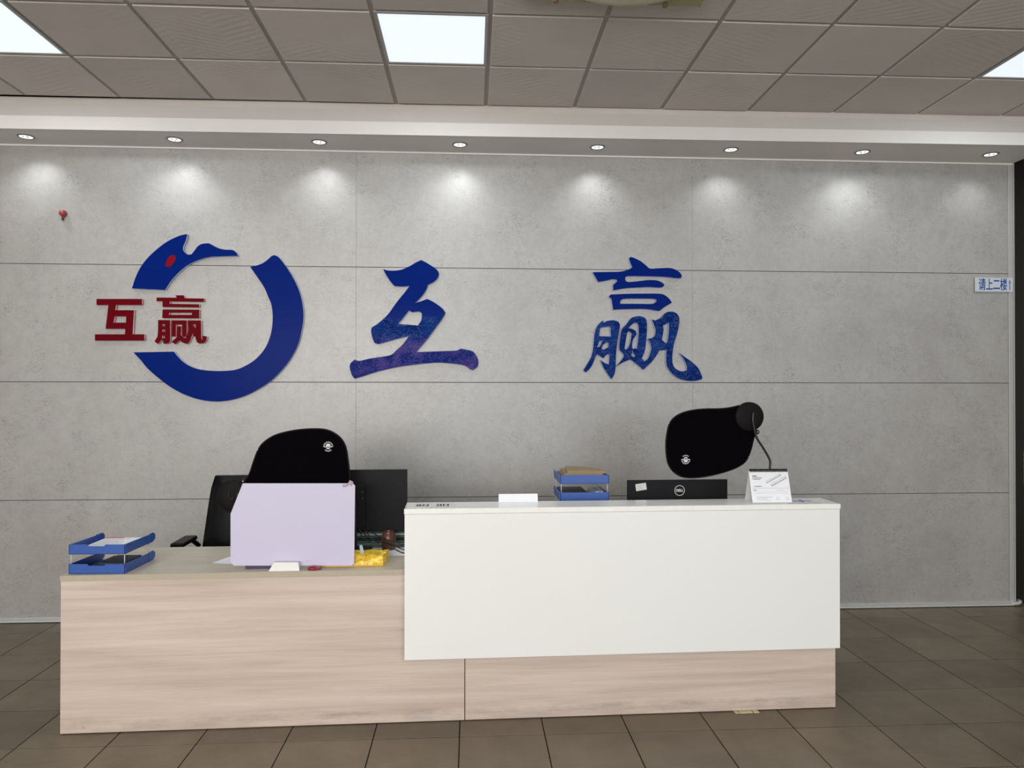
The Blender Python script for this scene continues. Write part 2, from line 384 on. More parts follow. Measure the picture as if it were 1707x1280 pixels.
# the desk stands slightly askew to the wall: s along its front, t towards the wall
DESK_O = Vector((-1.916, -1.716, 0)); DESK_A = math.radians(1.1548)
def dk(s, t, z=0.0):
    return DESK_O + Vector((math.cos(DESK_A)*s-math.sin(DESK_A)*t, math.sin(DESK_A)*s+math.cos(DESK_A)*t, z))
ZD, ZC = 0.745, 1.045      # work surface, counter top

# traced outlines in metres: wall pieces as (x, z), desk pieces as (s, z)
POLY = {
'arc_top': [[(-1.9819,2.7116),(-2.0387,2.6976),(-2.1131,2.6609),(-2.1824,2.609),(-2.2516,2.542),(-2.3008,2.4752),(-2.3351,2.4036),(-2.3595,2.325),(-2.1336,2.3158),(-2.0921,2.3804),(-2.0426,2.4371),(-1.9831,2.4887),(-1.9134,2.5253),(-1.8335,2.5497),(-1.7535,2.5557),(-1.6311,2.5612),(-1.6452,2.5847),(-1.6734,2.6028),(-1.7236,2.6043),(-1.7687,2.614),(-1.8138,2.636),(-1.8339,2.647),(-1.8789,2.6434),(-1.9088,2.6276),(-1.9286,2.6018),(-1.9535,2.5688),(-1.9784,2.5655),(-2.0034,2.5856),(-2.0115,2.6162),(-1.9937,2.6624)]],
'arc_bottom': [[(-1.5494,2.4851),(-1.5071,2.4938),(-1.4618,2.5117),(-1.4266,2.5378),(-1.4014,2.5618),(-1.3812,2.5692),(-1.3509,2.5541),(-1.3001,2.4908),(-1.2492,2.4089),(-1.2085,2.3217),(-1.1849,2.2291),(-1.1765,2.1365),(-1.1874,2.0437),(-1.2125,1.9406),(-1.2578,1.8478),(-1.3182,1.7654),(-1.3988,1.6831),(-1.4893,1.6215),(-1.5796,1.5753),(-1.6799,1.5446),(-1.7799,1.5344),(-1.8799,1.5446),(-1.9796,1.5752),(-2.0793,1.6261),(-2.1688,1.6922),(-2.2484,1.7633),(-2.2981,1.8241),(-2.3477,1.8778),(-2.0703,1.8839),(-2.0404,1.8453),(-1.9904,1.7996),(-1.9206,1.7661),(-1.8407,1.7519),(-1.7407,1.7491),(-1.6505,1.7575),(-1.5803,1.7853),(-1.5101,1.8316),(-1.4549,1.8934),(-1.4198,1.9603),(-1.3978,2.0425),(-1.3911,2.1351),(-1.4004,2.2172),(-1.4207,2.2685),(-1.4512,2.3402),(-1.5018,2.4168)]],
'red_dot': [[(-2.1323,2.4872),(-2.1245,2.5179),(-2.1028,2.5538),(-2.068,2.5614),(-2.0629,2.5339),(-2.0827,2.4979),(-2.1025,2.4793),(-2.1223,2.4791)]],
'red_hu': [[(-2.5997,2.2497),(-2.2907,2.2522),(-2.2905,2.2094),(-2.4663,2.2081),(-2.4709,2.1722),(-2.3439,2.173),(-2.3528,2.0043),(-2.2729,2.0047),(-2.2727,1.9604),(-2.6088,1.9589),(-2.6091,2.003),(-2.4058,2.004),(-2.4031,2.0424),(-2.537,2.0416),(-2.5187,2.2077),(-2.5995,2.2071)],[(-2.474,2.1289),(-2.3977,2.1294),(-2.399,2.0852),(-2.4834,2.0847)]],
'red_ying_a': [[(-2.0628,2.2787),(-2.0075,2.2806),(-1.9968,2.2594),(-1.8651,2.258),(-1.8674,2.2347),(-2.1011,2.2354),(-2.1011,2.2191),(-1.8997,2.2172),(-1.8996,2.1949),(-2.1505,2.1966),(-2.1506,2.237),(-2.1924,2.2367),(-2.1911,2.2628),(-2.0532,2.2625)]],
'red_ying_b': [[(-2.1504,2.1793),(-1.8981,2.1796),(-1.8993,2.1183),(-2.1521,2.1187)],[(-2.1042,2.1565),(-1.9492,2.1575),(-1.9491,2.1427),(-2.1056,2.1417)]],
'red_ying_c': [[(-2.1808,2.1052),(-2.0973,2.1042),(-2.0967,1.9627),(-2.1048,1.9429),(-2.1288,1.9379),(-2.1432,1.9403),(-2.1457,1.959),(-2.1544,1.9674),(-2.1801,1.9367),(-2.2047,1.9548),(-2.1842,1.9894),(-2.1805,2.0337)],[(-2.1485,2.0758),(-2.1317,2.0759),(-2.1317,2.0621),(-2.1485,2.062)],[(-2.1498,2.0379),(-2.1316,2.038),(-2.1315,2.0232),(-2.1498,2.0231)],[(-2.1516,1.9945),(-2.1338,1.9946),(-2.1338,1.9773),(-2.1515,1.9772)]],
'red_ying_d': [[(-2.0862,2.1033),(-1.9837,2.1039),(-1.9847,1.9904),(-2.0136,1.9902),(-2.0163,2.0741),(-2.0572,2.0739),(-2.0584,1.99),(-2.0858,1.9899)]],
'red_ying_e': [[(-2.0485,2.0616),(-2.0221,2.0618),(-2.0233,2.0001),(-2.0015,1.9794),(-1.9919,1.9775),(-1.9718,2.0299),(-1.9755,2.104),(-1.8862,2.1036),(-1.8844,1.9909),(-1.8809,1.9686),(-1.8737,1.9687),(-1.8762,1.9968),(-1.8448,1.9911),(-1.8495,1.9614),(-1.8663,1.944),(-1.8977,1.9414),(-1.9146,1.9512),(-1.9219,1.9709),(-1.9244,1.9892),(-1.9365,1.9906),(-1.9428,2.0103),(-1.9629,1.9559),(-1.9797,1.9361),(-2.0134,1.9483),(-2.0294,1.963),(-2.063,1.9357),(-2.088,1.9529),(-2.0521,1.9851)],[(-1.9402,2.0746),(-1.9223,2.0771),(-1.9213,2.05),(-1.9343,2.0623)]],
'blue_hu': [[(-0.6173,2.4787),(-0.5881,2.4694),(-0.537,2.4685),(-0.4858,2.4764),(-0.4346,2.499),(-0.3834,2.5291),(-0.3467,2.5458),(-0.3026,2.5226),(-0.2511,2.4899),(-0.229,2.4679),(-0.2216,2.4458),(-0.2326,2.4161),(-0.2583,2.39),(-0.3009,2.3674),(-0.3097,2.3378),(-0.3353,2.2969),(-0.3646,2.2634),(-0.3902,2.2389),(-0.3536,2.2488),(-0.3059,2.2676),(-0.2655,2.2494),(-0.2213,2.2202),(-0.1918,2.1945),(-0.1749,2.1688),(-0.1991,2.1242),(-0.2505,2.0537),(-0.3018,1.9833),(-0.3823,1.8871),(-0.2796,1.8911),(-0.1767,1.8952),(-0.0957,1.8992),(-0.0662,1.9119),(-0.0219,1.9047),(0.0225,1.8922),(0.0484,1.859),(0.061,1.822),(0.0559,1.785),(0.0226,1.759),(0.0004,1.7663),(-0.0291,1.7884),(-0.0734,1.7994),(-0.1324,1.8067),(-0.2207,1.8123),(-0.3015,1.8077),(-0.3822,1.7986),(-0.47,1.7873),(-0.543,1.7746),(-0.6159,1.7575),(-0.6887,1.7375),(-0.7614,1.7132),(-0.818,1.6962),(-0.8376,1.724),(-0.8508,1.768),(-0.8487,1.801),(-0.8183,1.8326),(-0.7834,1.8232),(-0.718,1.8381),(-0.6598,1.8478),(-0.6016,1.8568),(-0.5578,1.868),(-0.5214,1.9013),(-0.4776,1.942),(-0.4338,2.0011),(-0.4996,1.9861),(-0.5653,1.9673),(-0.6163,1.9524),(-0.6527,1.9434),(-0.6782,1.9521),(-0.6929,1.9888),(-0.7017,2.0329),(-0.6967,2.0623),(-0.6603,2.0846),(-0.6167,2.1216),(-0.5802,2.1587),(-0.5438,2.2105),(-0.5001,2.2698),(-0.4636,2.3143),(-0.4307,2.3588),(-0.4856,2.3547),(-0.5368,2.3579),(-0.5661,2.3908),(-0.5954,2.4347)],[(-0.4341,2.1855),(-0.4121,2.1709),(-0.3608,2.1786),(-0.3424,2.1639),(-0.346,2.1159),(-0.3716,2.0774),(-0.4339,2.0822),(-0.5107,2.0877),(-0.4706,2.1373)]],
'blue_ying_a': [[(1.1673,2.5857),(1.1977,2.5763),(1.2432,2.5542),(1.2812,2.5246),(1.3117,2.5023),(1.3726,2.5052),(1.4565,2.5076),(1.4985,2.4967),(1.5329,2.4744),(1.5459,2.4519),(1.542,2.4368),(1.5176,2.4328),(1.4488,2.4397),(1.3725,2.4442),(1.2584,2.4454),(1.1445,2.4443),(1.1278,2.4328),(1.1293,2.4141),(1.1483,2.403),(1.2204,2.4089),(1.2964,2.4179),(1.3573,2.4162),(1.3954,2.4038),(1.4182,2.3844),(1.403,2.3677),(1.3725,2.3637),(1.2963,2.3668),(1.2203,2.3623),(1.1444,2.3579),(1.0838,2.3484),(1.0399,2.3398),(1.0384,2.3795),(1.0687,2.406),(1.0649,2.4187),(1.0309,2.4207),(0.9855,2.4105),(0.9289,2.401),(0.91,2.4345),(0.8874,2.4717),(0.9931,2.4743),(1.0914,2.4775),(1.1521,2.4931),(1.1786,2.5084),(1.1673,2.5384),(1.1544,2.572)]],
'blue_ying_b': [[(1.0195,2.3103),(1.1444,2.3166),(1.2583,2.3191),(1.3877,2.3186),(1.4334,2.3002),(1.4601,2.2741),(1.4716,2.2538),(1.441,2.2363),(1.4105,2.2172),(1.38,2.1922),(1.3419,2.1979),(1.281,2.2065),(1.1823,2.2058),(1.1065,2.2038),(1.0399,2.1996),(1.0346,2.2295),(1.027,2.2782),(1.0082,2.293)],[(1.0914,2.2599),(1.1141,2.2789),(1.2203,2.282),(1.3381,2.2806),(1.3587,2.268),(1.3305,2.2452),(1.2203,2.2444),(1.0914,2.2434)]],
'blue_ying_c': [[(0.9703,2.1227),(0.9643,2.1017),(0.993,2.1168),(1.0308,2.1231),(1.0686,2.1173),(1.0875,2.0949),(1.0875,2.0649),(1.0723,1.9824),(1.061,1.885),(1.0572,1.7876),(1.0496,1.7352),(1.0269,1.6962),(1.0005,1.7313),(0.9703,1.7762),(0.9439,1.8359),(0.9778,1.8136),(1.0065,1.8024),(1.0118,1.8623),(1.0005,1.881),(0.9665,1.8472),(0.9213,1.877),(0.9099,1.8545),(0.8798,1.7872),(0.8421,1.746),(0.8271,1.7497),(0.8233,1.7646),(0.8497,1.8058),(0.8798,1.8619),(0.8934,1.9292),(0.9024,2.019),(0.9137,2.064),(0.9401,2.1015)],[(0.9439,2.0656),(0.9628,2.0717),(1.0194,2.078),(1.0217,2.0047),(0.9364,2.008)],[(0.9386,1.9728),(0.9613,1.9759),(0.9439,1.9369),(0.9213,1.9234)],[(0.9628,1.9407),(0.993,1.9633),(1.0066,1.9597),(1.002,1.9259),(0.9703,1.9086),(0.9552,1.9145)]],
'blue_ying_d': [[(1.1481,2.1103),(1.1747,2.1405),(1.2202,2.1543),(1.262,2.1485),(1.2848,2.1224),(1.2885,2.0585),(1.2824,1.9834),(1.2717,1.9007),(1.2504,1.8481),(1.2694,1.8257),(1.296,1.8483),(1.3151,1.9009),(1.3189,1.931),(1.3075,1.9685),(1.2923,1.991),(1.3227,1.9949),(1.3456,2.0175),(1.3494,2.0551),(1.338,2.0964),(1.3228,2.1324),(1.3495,2.1228),(1.3876,2.1418),(1.4257,2.1797),(1.4639,2.1897),(1.502,2.1802),(1.5249,2.1502),(1.5272,2.105),(1.5134,2.0372),(1.4904,1.9618),(1.4789,1.9015),(1.475,1.8338),(1.4864,1.7887),(1.5169,1.7624),(1.5551,1.7527),(1.5819,1.7626),(1.5781,1.804),(1.5552,1.8491),(1.527,1.8904),(1.5705,1.8567),(1.6241,1.8192),(1.67,1.7741),(1.6983,1.71),(1.6929,1.6949),(1.6392,1.6836),(1.5704,1.6872),(1.5092,1.7097),(1.4635,1.7473),(1.433,1.7961),(1.4293,1.8562),(1.4316,1.9126),(1.3988,1.905),(1.3813,1.9102),(1.3645,1.8785),(1.3264,1.8258),(1.2618,1.7641),(1.22,1.7993),(1.167,1.8404),(1.1291,1.8253),(1.0912,1.8064),(1.0624,1.7861),(1.0836,1.8139),(1.1101,1.8477),(1.1177,1.8702),(1.1064,1.8889),(1.0875,1.9075),(1.0837,1.945),(1.0913,2.005),(1.1026,2.0575),(1.1292,2.0877)],[(1.1557,2.0466),(1.1746,2.0279),(1.1708,1.9979),(1.1594,1.9453),(1.1367,1.9092),(1.123,1.9152),(1.1329,1.9827),(1.1443,2.0353)],[(1.1534,2.0653),(1.1785,2.0955),(1.2088,2.1084),(1.224,2.0882),(1.2262,2.0282),(1.2201,1.9606),(1.2125,1.9155),(1.1988,1.9192),(1.1822,1.9154),(1.1784,1.9379),(1.186,1.9829),(1.2126,2.0206),(1.205,2.0468),(1.1784,2.0617)],[(1.1791,1.9041),(1.2011,1.863),(1.1897,1.8554),(1.173,1.8666)],[(1.4066,2.0855),(1.4485,2.1121),(1.4485,2.0368),(1.437,1.9691),(1.4255,1.9577),(1.3989,1.9839),(1.4065,2.0291),(1.4104,2.0592)]],
'shade_r': [[(3.4177,1.5309),(3.3649,1.5189),(3.303,1.5129),(3.2226,1.5118),(3.1487,1.5041),(3.0934,1.4892),(3.0504,1.4653),(3.0229,1.4294),(3.0106,1.3814),(3.0044,1.3275),(3.0062,1.2676),(3.0165,1.2136),(3.0441,1.1715),(3.0869,1.1441),(3.136,1.1359),(3.2037,1.1389),(3.2778,1.1515),(3.3644,1.1749),(3.4203,1.1986),(3.4577,1.2285),(3.4827,1.2828),(3.4984,1.3432),(3.5047,1.3795),(3.483,1.4491),(3.4519,1.4946)]],
'shade_l': [[(0.7362,1.1078),(0.7756,1.1573),(0.7968,1.1946),(0.815,1.2507),(0.8392,1.313),(0.8696,1.3504),(0.9185,1.3815),(0.9799,1.4),(1.0475,1.4111),(1.1216,1.4152),(1.1773,1.4106),(1.2208,1.3928),(1.2581,1.3611),(1.28,1.3168),(1.2895,1.2599),(1.2971,1.1968),(1.2991,1.1211),(1.2837,1.0519),(1.2403,1.0019),(1.1784,0.9713),(1.0857,0.9599),(0.9627,0.974),(0.8401,1.013),(0.7668,1.0576)]],
'board': [[(0.8171,1.164),(1.3453,1.159),(1.3553,1.147),(1.352,0.7674),(1.3403,0.7557),(0.7781,0.7659),(0.7607,0.781),(0.76,1.017)]],
}
# ================================================================== THE SETTING
XL, XR, YF = -5.7, 6.4, -9.6
# ---- floor: 400 mm tiles, every joint open
floor = struct(G().box(XL, XR, YF, 2.0, -.12, -.0016).make('floor', M['grout']))
FX, FY = 2.7539, -.2394
tile_bm = G().box(-.1974, .1974, -.1974, .1974, -.0038, 0, .0012); tile_me = None
first = None; field = G()
for i in range(-21, 9):
    for j in range(-5, 23):
        cx, cy = FX+.4*i+.2, FY-.4*j+.2
        x0, x1 = max(cx-.1974, XL), min(cx+.1974, XR); y0, y1 = max(cy-.1974, YF), min(cy+.1974, .2)
        if x1-x0 < .02 or y1-y0 < .02: continue
        if -4.6 < cx < 5.8 and -2.9 < cy < .0:
            if first is None:
                first = tile_bm.make('tile', M['floor'], floor); o = first
            else:
                o = first.copy(); C.objects.link(o)
            o.location = (cx, cy, random.uniform(-.0004, .0003)); o.rotation_euler = (random.uniform(-.0012, .0012), random.uniform(-.0012, .0012), 0)
            if cy+.1974 > .2: o.scale = (1, 1, 1)
        else:
            field.box(x0, x1, y0, y1, -.0038, 0)
fo = field.make('tile_field', M['floor'], floor); fo['kind'] = 'stuff'

# ---- back wall: slab with 2440 mm boards in four courses, open joints
wall = struct(G().box(-5.7, 4.085, .012, .14, 0, 3.6).make('wall_back', M['darkgap']))
Z = [0.0, .846, 1.671, 2.495, 3.327]; XS = [-5.70, -3.26, -.812, 1.632, 4.062]
for r in range(4):
    for c in range(4):
        g = .0022
        G().box(XS[c]+(.0004 if c else 0), XS[c+1]-.0004, 0, .012, Z[r]+g, Z[r+1]-g, .0007).make('wall_board', M['concrete'], wall)
for z in Z[1:4]:
    G().box(XL, 4.062, -.0008, .010, z-.0052, z-.0026).make('joint_strip', M['alu_dull'], wall)
t1 = struct(G().box(XL, 4.085, -.010, .0, 3.315, 3.327, .002).make('trim_1', M['soffit']))
t2 = struct(G().box(4.050, 4.085, -.008, .0, .03, 3.315, .003).box(4.085, 4.094, -.012, .14, .03, 3.327).make('trim_2', M['alu_dull']))
bb = G().box(XL, 4.092, -.018, 0, .004, .036, .003).box(XL, 4.092, -.026, -.018, .004, .014, .003)
bb = struct(bb.make('baseboard_back', M['alu']))
G().tube([(4.06, -.022, .02), (4.10, -.022, .022), (4.125, -.01, .03), (4.13, .02, .026)], .016).make('peeled_end', M['alu'], bb)

# ---- dropped soffit above the wall and its two-step fascia (slightly askew)
def soffit_y(x): return -.309 - .0127*(x+3.08)
def askew(name, z0, z1, off, back, mat, x1=6.4):
    v = [(XL, soffit_y(XL)+off), (x1, soffit_y(x1)+off), (x1, soffit_y(x1)+.06), (XL, soffit_y(XL)+.06)]
    return struct(G().prism(v, 'z', z0, z1).make(name, mat))
sof = struct(G().prism([(XL, soffit_y(XL)), (4.085, soffit_y(4.085)), (4.085, .0), (XL, .0)], 'z', 3.327, 3.36).make('soffit', M['soffit']))
struct(G().prism([(XL, soffit_y(XL)-.012), (6.4, soffit_y(6.4)-.012), (6.4, soffit_y(6.4)-.0005), (XL, soffit_y(XL)-.0005)], 'z', 3.3255, 3.413).make('trim_3', M['plaster']))
askew('trim_4', 3.4135, 3.497, 0.0, soffit_y(0)+.05, M['plaster_shaded'])
askew('trim_5', 3.4975, 3.546, .012, soffit_y(0)+.05, M['ceiling'])
struct(G().box(4.086, 6.4, -.33, .3, 3.345, 3.5).make('trim_6', M['dark']))

# ---- suspended ceiling: 600 mm tiles standing proud of the recessed grid
ceil = struct(G().box(XL-.1, XR+.1, YF, .3, 3.62, 3.7).make('ceiling', M['void']))
grid = G(); CX, CY, CZ = -2.2928, -.9526, 3.538
cf = anchor('ceiling_grid'); 
lamp_cells = {(-1, 0), (3, 0), (9, 0)}
ct = None; cfield = G()
def tile_shape(g, cx=0, cy=0, z=0):
    h = .287
    g.box(cx-h, cx+h, cy-h, cy+h, z-.003, z+.012, .003)
    return g
CA = -.0034
def cpos(x, y): return (math.cos(CA)*x-math.sin(CA)*y, math.sin(CA)*x+math.cos(CA)*y)
for i in range(-6, 15):
    for j in range(-1, 14):
        cx, cy = CX+.6*i+.3, CY-.6*j-.3
        if cx-.3 < XL-.35 or cx+.3 > XR+.35: continue
        if (i, j) in lamp_cells: continue
        x, y = cpos(cx, cy)
        if j <= 3 and -4.6 < cx < 5.6:
            if ct is None: ct = tile_shape(G()).make('ceiling_tile', M['ceiling'], ceil); o = ct
            else: o = ct.copy(); C.objects.link(o)
            o.location = (x, y, CZ+random.uniform(-.001, .0015)); o.rotation_euler = (random.uniform(-.002, .002), random.uniform(-.002, .002), CA)
        else:
            cfield.box(x-.287, x+.287, y-.287, y+.287, CZ, CZ+.012)
o = cfield.make('ceiling_tile_field', M['ceiling'], ceil); o['kind'] = 'stuff'
Rz = Matrix.Rotation(CA, 3, 'Z')
for i in range(-6, 16):
    x, y = cpos(CX+.6*i, -4.95); grid.box(x-.016, x+.016, y-4.6, y+4.6, CZ+.008, CZ+.012, 0, 0, Rz)
for j in range(-1, 15):
    x, y = cpos(.35, CY-.6*j); grid.box(x-6.1, x+6.1, y-.016, y+.016, CZ+.0072, CZ+.0118, 0, 0, Rz)
grid.make('grid_bars', M['grid'], ceil)
bpy.data.objects.remove(cf)

# ---- the sides of the hall, outside the picture, and the glazed front with its two bays
struct(G().box(XL-.12, XL, YF, .14, 0, 3.62).make('wall_left', M['wallpaint']))
struct(G().box(XR, XR+.12, YF, .3, 0, 3.62).make('wall_right', M['wallpaint']))
wf = G().box(XL, XR, YF-.15, YF, 3.02, 3.62).box(XL, -4.95, YF-.15, YF, 0, 3.02).box(-.28, .68, YF-.15, YF, 0, 3.02).box(5.35, XR, YF-.15, YF, 0, 3.02).box(XL, XR, YF-.15, YF, 0, .08)
struct(wf.make('wall_front', M['wallpaint']))
# ---- dark door closing the opening right of the boards
door = struct(G().box(4.094, 5.05, .05, .10, .0, 3.40, .004).make('door_1', plain('dark_lacquered_door', (.012, .010, .008), .36, spec=.3)))
G().box(4.094, 4.118, .02, .12, 0, 3.40).make('door_frame', M['dark'], door)
G().box(4.2, 4.22, .035, .05, .9, 1.15, .004).make('handle', M['silver'], door)
struct(G().box(5.05, 6.4, .05, .17, 0, 3.6).make('wall_right_of_door', M['dark'])).name = 'wall_side'

# ================================================================== LIGHTS OF THE ROOM
def panel_light(x, y):
    l = bpy.data.lights.new('panel_lamp_light', 'AREA'); l.shape = 'SQUARE'; l.size = .55; l.energy = PANEL_W; l.color = (.90, .96, 1.0)
    o = bpy.data.objects.new('panel_lamp_light', l); C.objects.link(o); o.location = (x, y, CZ-.003)
for pi_, pj in ((-1, 5), (3, 5), (9, 5), (-1, 10), (3, 10), (9, 10)):   # lights only, added for more light from unseen panels further back
    panel_light(*cpos(CX+.6*pi_+.3, CY-.6*pj-.3))
def panel_lamp(i, j, label):
    x, y = cpos(CX+.6*i+.3, CY-.6*j-.3)
    t = thing('panel_lamp', label, 'ceiling light', (x, y, CZ), CA, 'square panel lights set into the tiled ceiling')
    g = G()
    g.box(-.292, .292, -.292, -.276, -.002, .012).box(-.292, .292, .276, .292, -.002, .012).box(-.292, -.276, -.276, .276, -.002, .012).box(.276, .292, -.276, .276, -.002, .012)
    g.make('frame', M['alu_dull'], t)
    G().box(-.276, .276, -.276, .276, .002, .010).make('diffuser', M['panel'], t)
    panel_light(x, y)
panel_lamp(3, 0, 'square white panel light, whole in view above the blue brush character')
panel_lamp(-1, 0, 'square white panel light cut off by the left edge, above the left ceiling corner')
panel_lamp(9, 0, 'square white panel light cut off by the right edge of the view')
ords = ['first', 'second', 'third', 'fourth', 'fifth', 'sixth', 'seventh', 'eighth']
LX = [-2.995, -2.014, -1.039, -.071, .896, 1.852, 2.812, 3.767]
for k, x in enumerate(LX):
    lab = '%s small round recessed spotlight from the left, in the soffit over the wall' % ords[k]
    t = thing('downlight', lab, 'spotlight', (x, -.168-.005*k, 3.327), random.uniform(0, 6), 'round spotlights in the soffit')
    G().lathe([(.041, -.001), (.043, -.005), (.049, -.006), (.054, -.003), (.055, 0)]).make('bezel', M['chromedark'], t)
    G().lathe([(.0, -.001), (.030, -.001), (.041, -.003), (.043, 0)]).make('lens', M['led'], t)
    for a in range(3):
        G().lathe([(0, -.0052), (.005, -.0048), (.007, -.003), (.007, -.001)], (.018*math.cos(a*2.094), .018*math.sin(a*2.094), 0), 10).make('led_chip', M['alu'], t)
    l = bpy.data.lights.new('downlight_beam', 'SPOT'); l.energy = SPOT_W*(1.0 if k < 7 else .6); l.color = (.93, .98, 1.0); l.spot_size = math.radians(125); l.spot_blend = 1.0; l.shadow_soft_size = .025
    lo = bpy.data.objects.new('downlight_beam', l); C.objects.link(lo); lo.location = (x, -.168-.005*k, 3.310)
# pale glass ceiling lamp, only its far edge is in the picture
t = thing('square_ceiling_lamp', 'pale olive square glass ceiling lamp at the top edge, right of the panel light', 'ceiling light', (.69, -2.20, 3.538), .017)
G().box(-.45, .45, -.45, .45, -.034, -.026, .003).make('glass_tray', M['khaki'], t)
G().box(-.20, .20, -.20, .20, -.026, 0).make('mount', M['chrome'], t)
G().lathe([(.02, -.088), (.20, -.085), (.34, -.070), (.395, -.052), (.40, -.034)], (.04, .04, 0), seg=56).make('glass_bowl', M['cream'], t)
for sx in (-1, 1):
    G().cyl((.27*sx, .44, -.045), (.27*sx, .44, -.020), .012).make('clip', M['brass'], t)

# ================================================================== SIGNS ON THE WALL
def sign_piece(key, name, face, edge, parent, corner=42, yf=-.025, yb=-.001, sub=4):
    return plate(name, POLY[key], yf, yb, [face, edge], parent, corner, sub)
emblem = thing('wall_emblem', 'large blue swirling ring emblem, broken open at the left, on the wall', 'emblem')
a = sign_piece('arc_top', 'ring_piece', M['blue'], M['edge_clear'], emblem); a['label'] = 'upper blue crest with pointed fin and beak'
b_ = sign_piece('arc_bottom', 'ring_piece', M['blue'], M['edge_clear'], emblem); b_['label'] = 'long blue arc of the ring'
sign_piece('red_dot', 'red_dot', M['reddot'], M['reddot'], emblem, 60, -.0255, -.0251)
t = thing('sign_character', 'small square red character reading hu, left of the other red character', 'sign letter', group='red characters beside the ring')
sign_piece('red_hu', 'red_stroke', M['red'], M['edge_pink'], t, 20, sub=1)
t = thing('sign_character', 'small red many-stroked character standing inside the gap of the blue ring', 'sign letter', group='red characters beside the ring')
for k in 'abcde': sign_piece('red_ying_'+k, 'red_stroke', M['red'], M['edge_pink'], t, 20, sub=1)

t = thing('sign_character', 'big blue brush-style character hu with a purple reflection painted on its lower half', 'sign letter', group='big blue brush characters')
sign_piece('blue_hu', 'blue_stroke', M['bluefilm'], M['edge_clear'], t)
t = thing('sign_character', 'big blue brush-style many-stroked character ying on the right half of the wall', 'sign letter', group='big blue brush characters')
for k in 'abcd': sign_piece('blue_ying_'+k, 'blue_stroke', M['bluerefl2'] if k in 'cd' else M['blue'], M['edge_clear'], t)

# little direction sign at the right end
t = thing('direction_sign', 'small pale sign with blue characters and an up arrow at the wall end', 'sign', (3.929, -.014, 2.4085))
G().box(-.148, .148, -.003, .004, -.053, .053, .001).make('plate', M['sign'], t)
for s_, cx, w in (('请', -.0935, .82), ('上', -.0365, .82), ('二', .0185, .82), ('楼', .0745, .82)):
    text('character', s_, .095, M['inkblue'], t, (cx, -.0032, -.004), th=.0004, sx=w*.74, offset=.0014)
plate('arrow', [[(.1185, -.038), (.1265, -.038), (.1265, .012), (.1325, .012), (.1225, .042), (.1125, .012), (.1185, .012)]], -.0036, -.003, [M['inkviolet']], t, sub=1)
# shrivelled balloon
t = thing('balloon', 'tiny shrivelled red balloon stuck high on the left of the wall', 'balloon', (-2.834, -.016, 2.846))
G().lathe([(0, .023), (.012, .021), (.022, .012), (.025, .001), (.022, -.010), (.014, -.019), (.006, -.026), (.003, -.031)], seg=20).make('rubber', M['balloon'], t)
G().lathe([(.002, -.030), (.007, -.034), (.006, -.044), (.001, -.052)], (-.002, 0, 0), 10).make('knot', M['dark'], t)

# ================================================================== RECEPTION DESK
desk = thing('reception_desk', 'long reception desk with pale wood fronts and a raised white counter', 'desk', tuple(DESK_O), DESK_A)
def D(g, name, mat, parent=desk, label=None):
    o = g.make(name, mat, parent)
    if label: o['label'] = label
    return o
D(G().box(0, 1.892, 0, .025, .004, .718, .0015), 'front_panel', M['wood'])
o = D(G().box(1.896, 3.7787, 0, .025, .004, 1.0, .0015), 'front_panel', M['wood'])
o.data.transform(Matrix.Translation((-4.1, 0, 0))); o.location.x = 4.1
D(G().box(0, .025, .0255, .58, .004, .718, .0012), 'side_panel', M['wood']); D(G().box(3.7537, 3.7787, .0255, .58, .004, .718, .0012), 'side_panel', M['wood'])
D(G().box(1.86, 1.885, .0255, .56, .004, .718, .0012), 'inner_panel', M['wood'])
D(G().box(-.002, 1.606, -.001, .60, .7185, .745, .002), 'worktop', M['top']); D(G().box(1.6065, 3.7787, .026, .60, .7185, .745, .002), 'worktop', M['top'])
D(G().box(-.003, 1.603, -.0025, -.001, .7185, .745), 'edge_band', M['edge'])
D(G().box(1.603, 3.782, -.04, -.022, .318, 1.019, .0015), 'counter_front', M['whitelam'], label='large plain white front board of the raised counter')
D(G().box(1.603, 1.621, -.0215, .155, .746, 1.019, .001), 'counter_side', M['whitelam']); D(G().box(3.764, 3.782, -.0215, .155, .746, 1.019, .001), 'counter_side', M['whitelam'])
D(G().box(1.621, 3.764, .14, .155, .746, 1.019, .001), 'counter_back', M['whitelam'])
D(G().box(1.601, 3.784, -.042, .160, 1.0205, 1.045, .002), 'counter_top', [M['whitetop']])
D(G().box(1.601, 3.784, -.0435, -.042, 1.0205, 1.045), 'edge_band', M['whiteedge'])
t = thing('foam_scrap', 'crumbled yellowish scrap lying under the right end of the desk front', 'scrap', tuple(dk(3.30, -.012, 0)), DESK_A)
g = G()
for k in range(14):
    x = random.uniform(-.06, .06); r = random.uniform(.006, .014)
    g.box(x-r, x+r, -.012-r*.5, .012, .0005, .0005+r*.5, r*.2, 0, Matrix.Rotation(random.uniform(-.1, .1), 3, 'Z'))
g.make('crumbs', M['foam'], t)['kind'] = 'stuff'

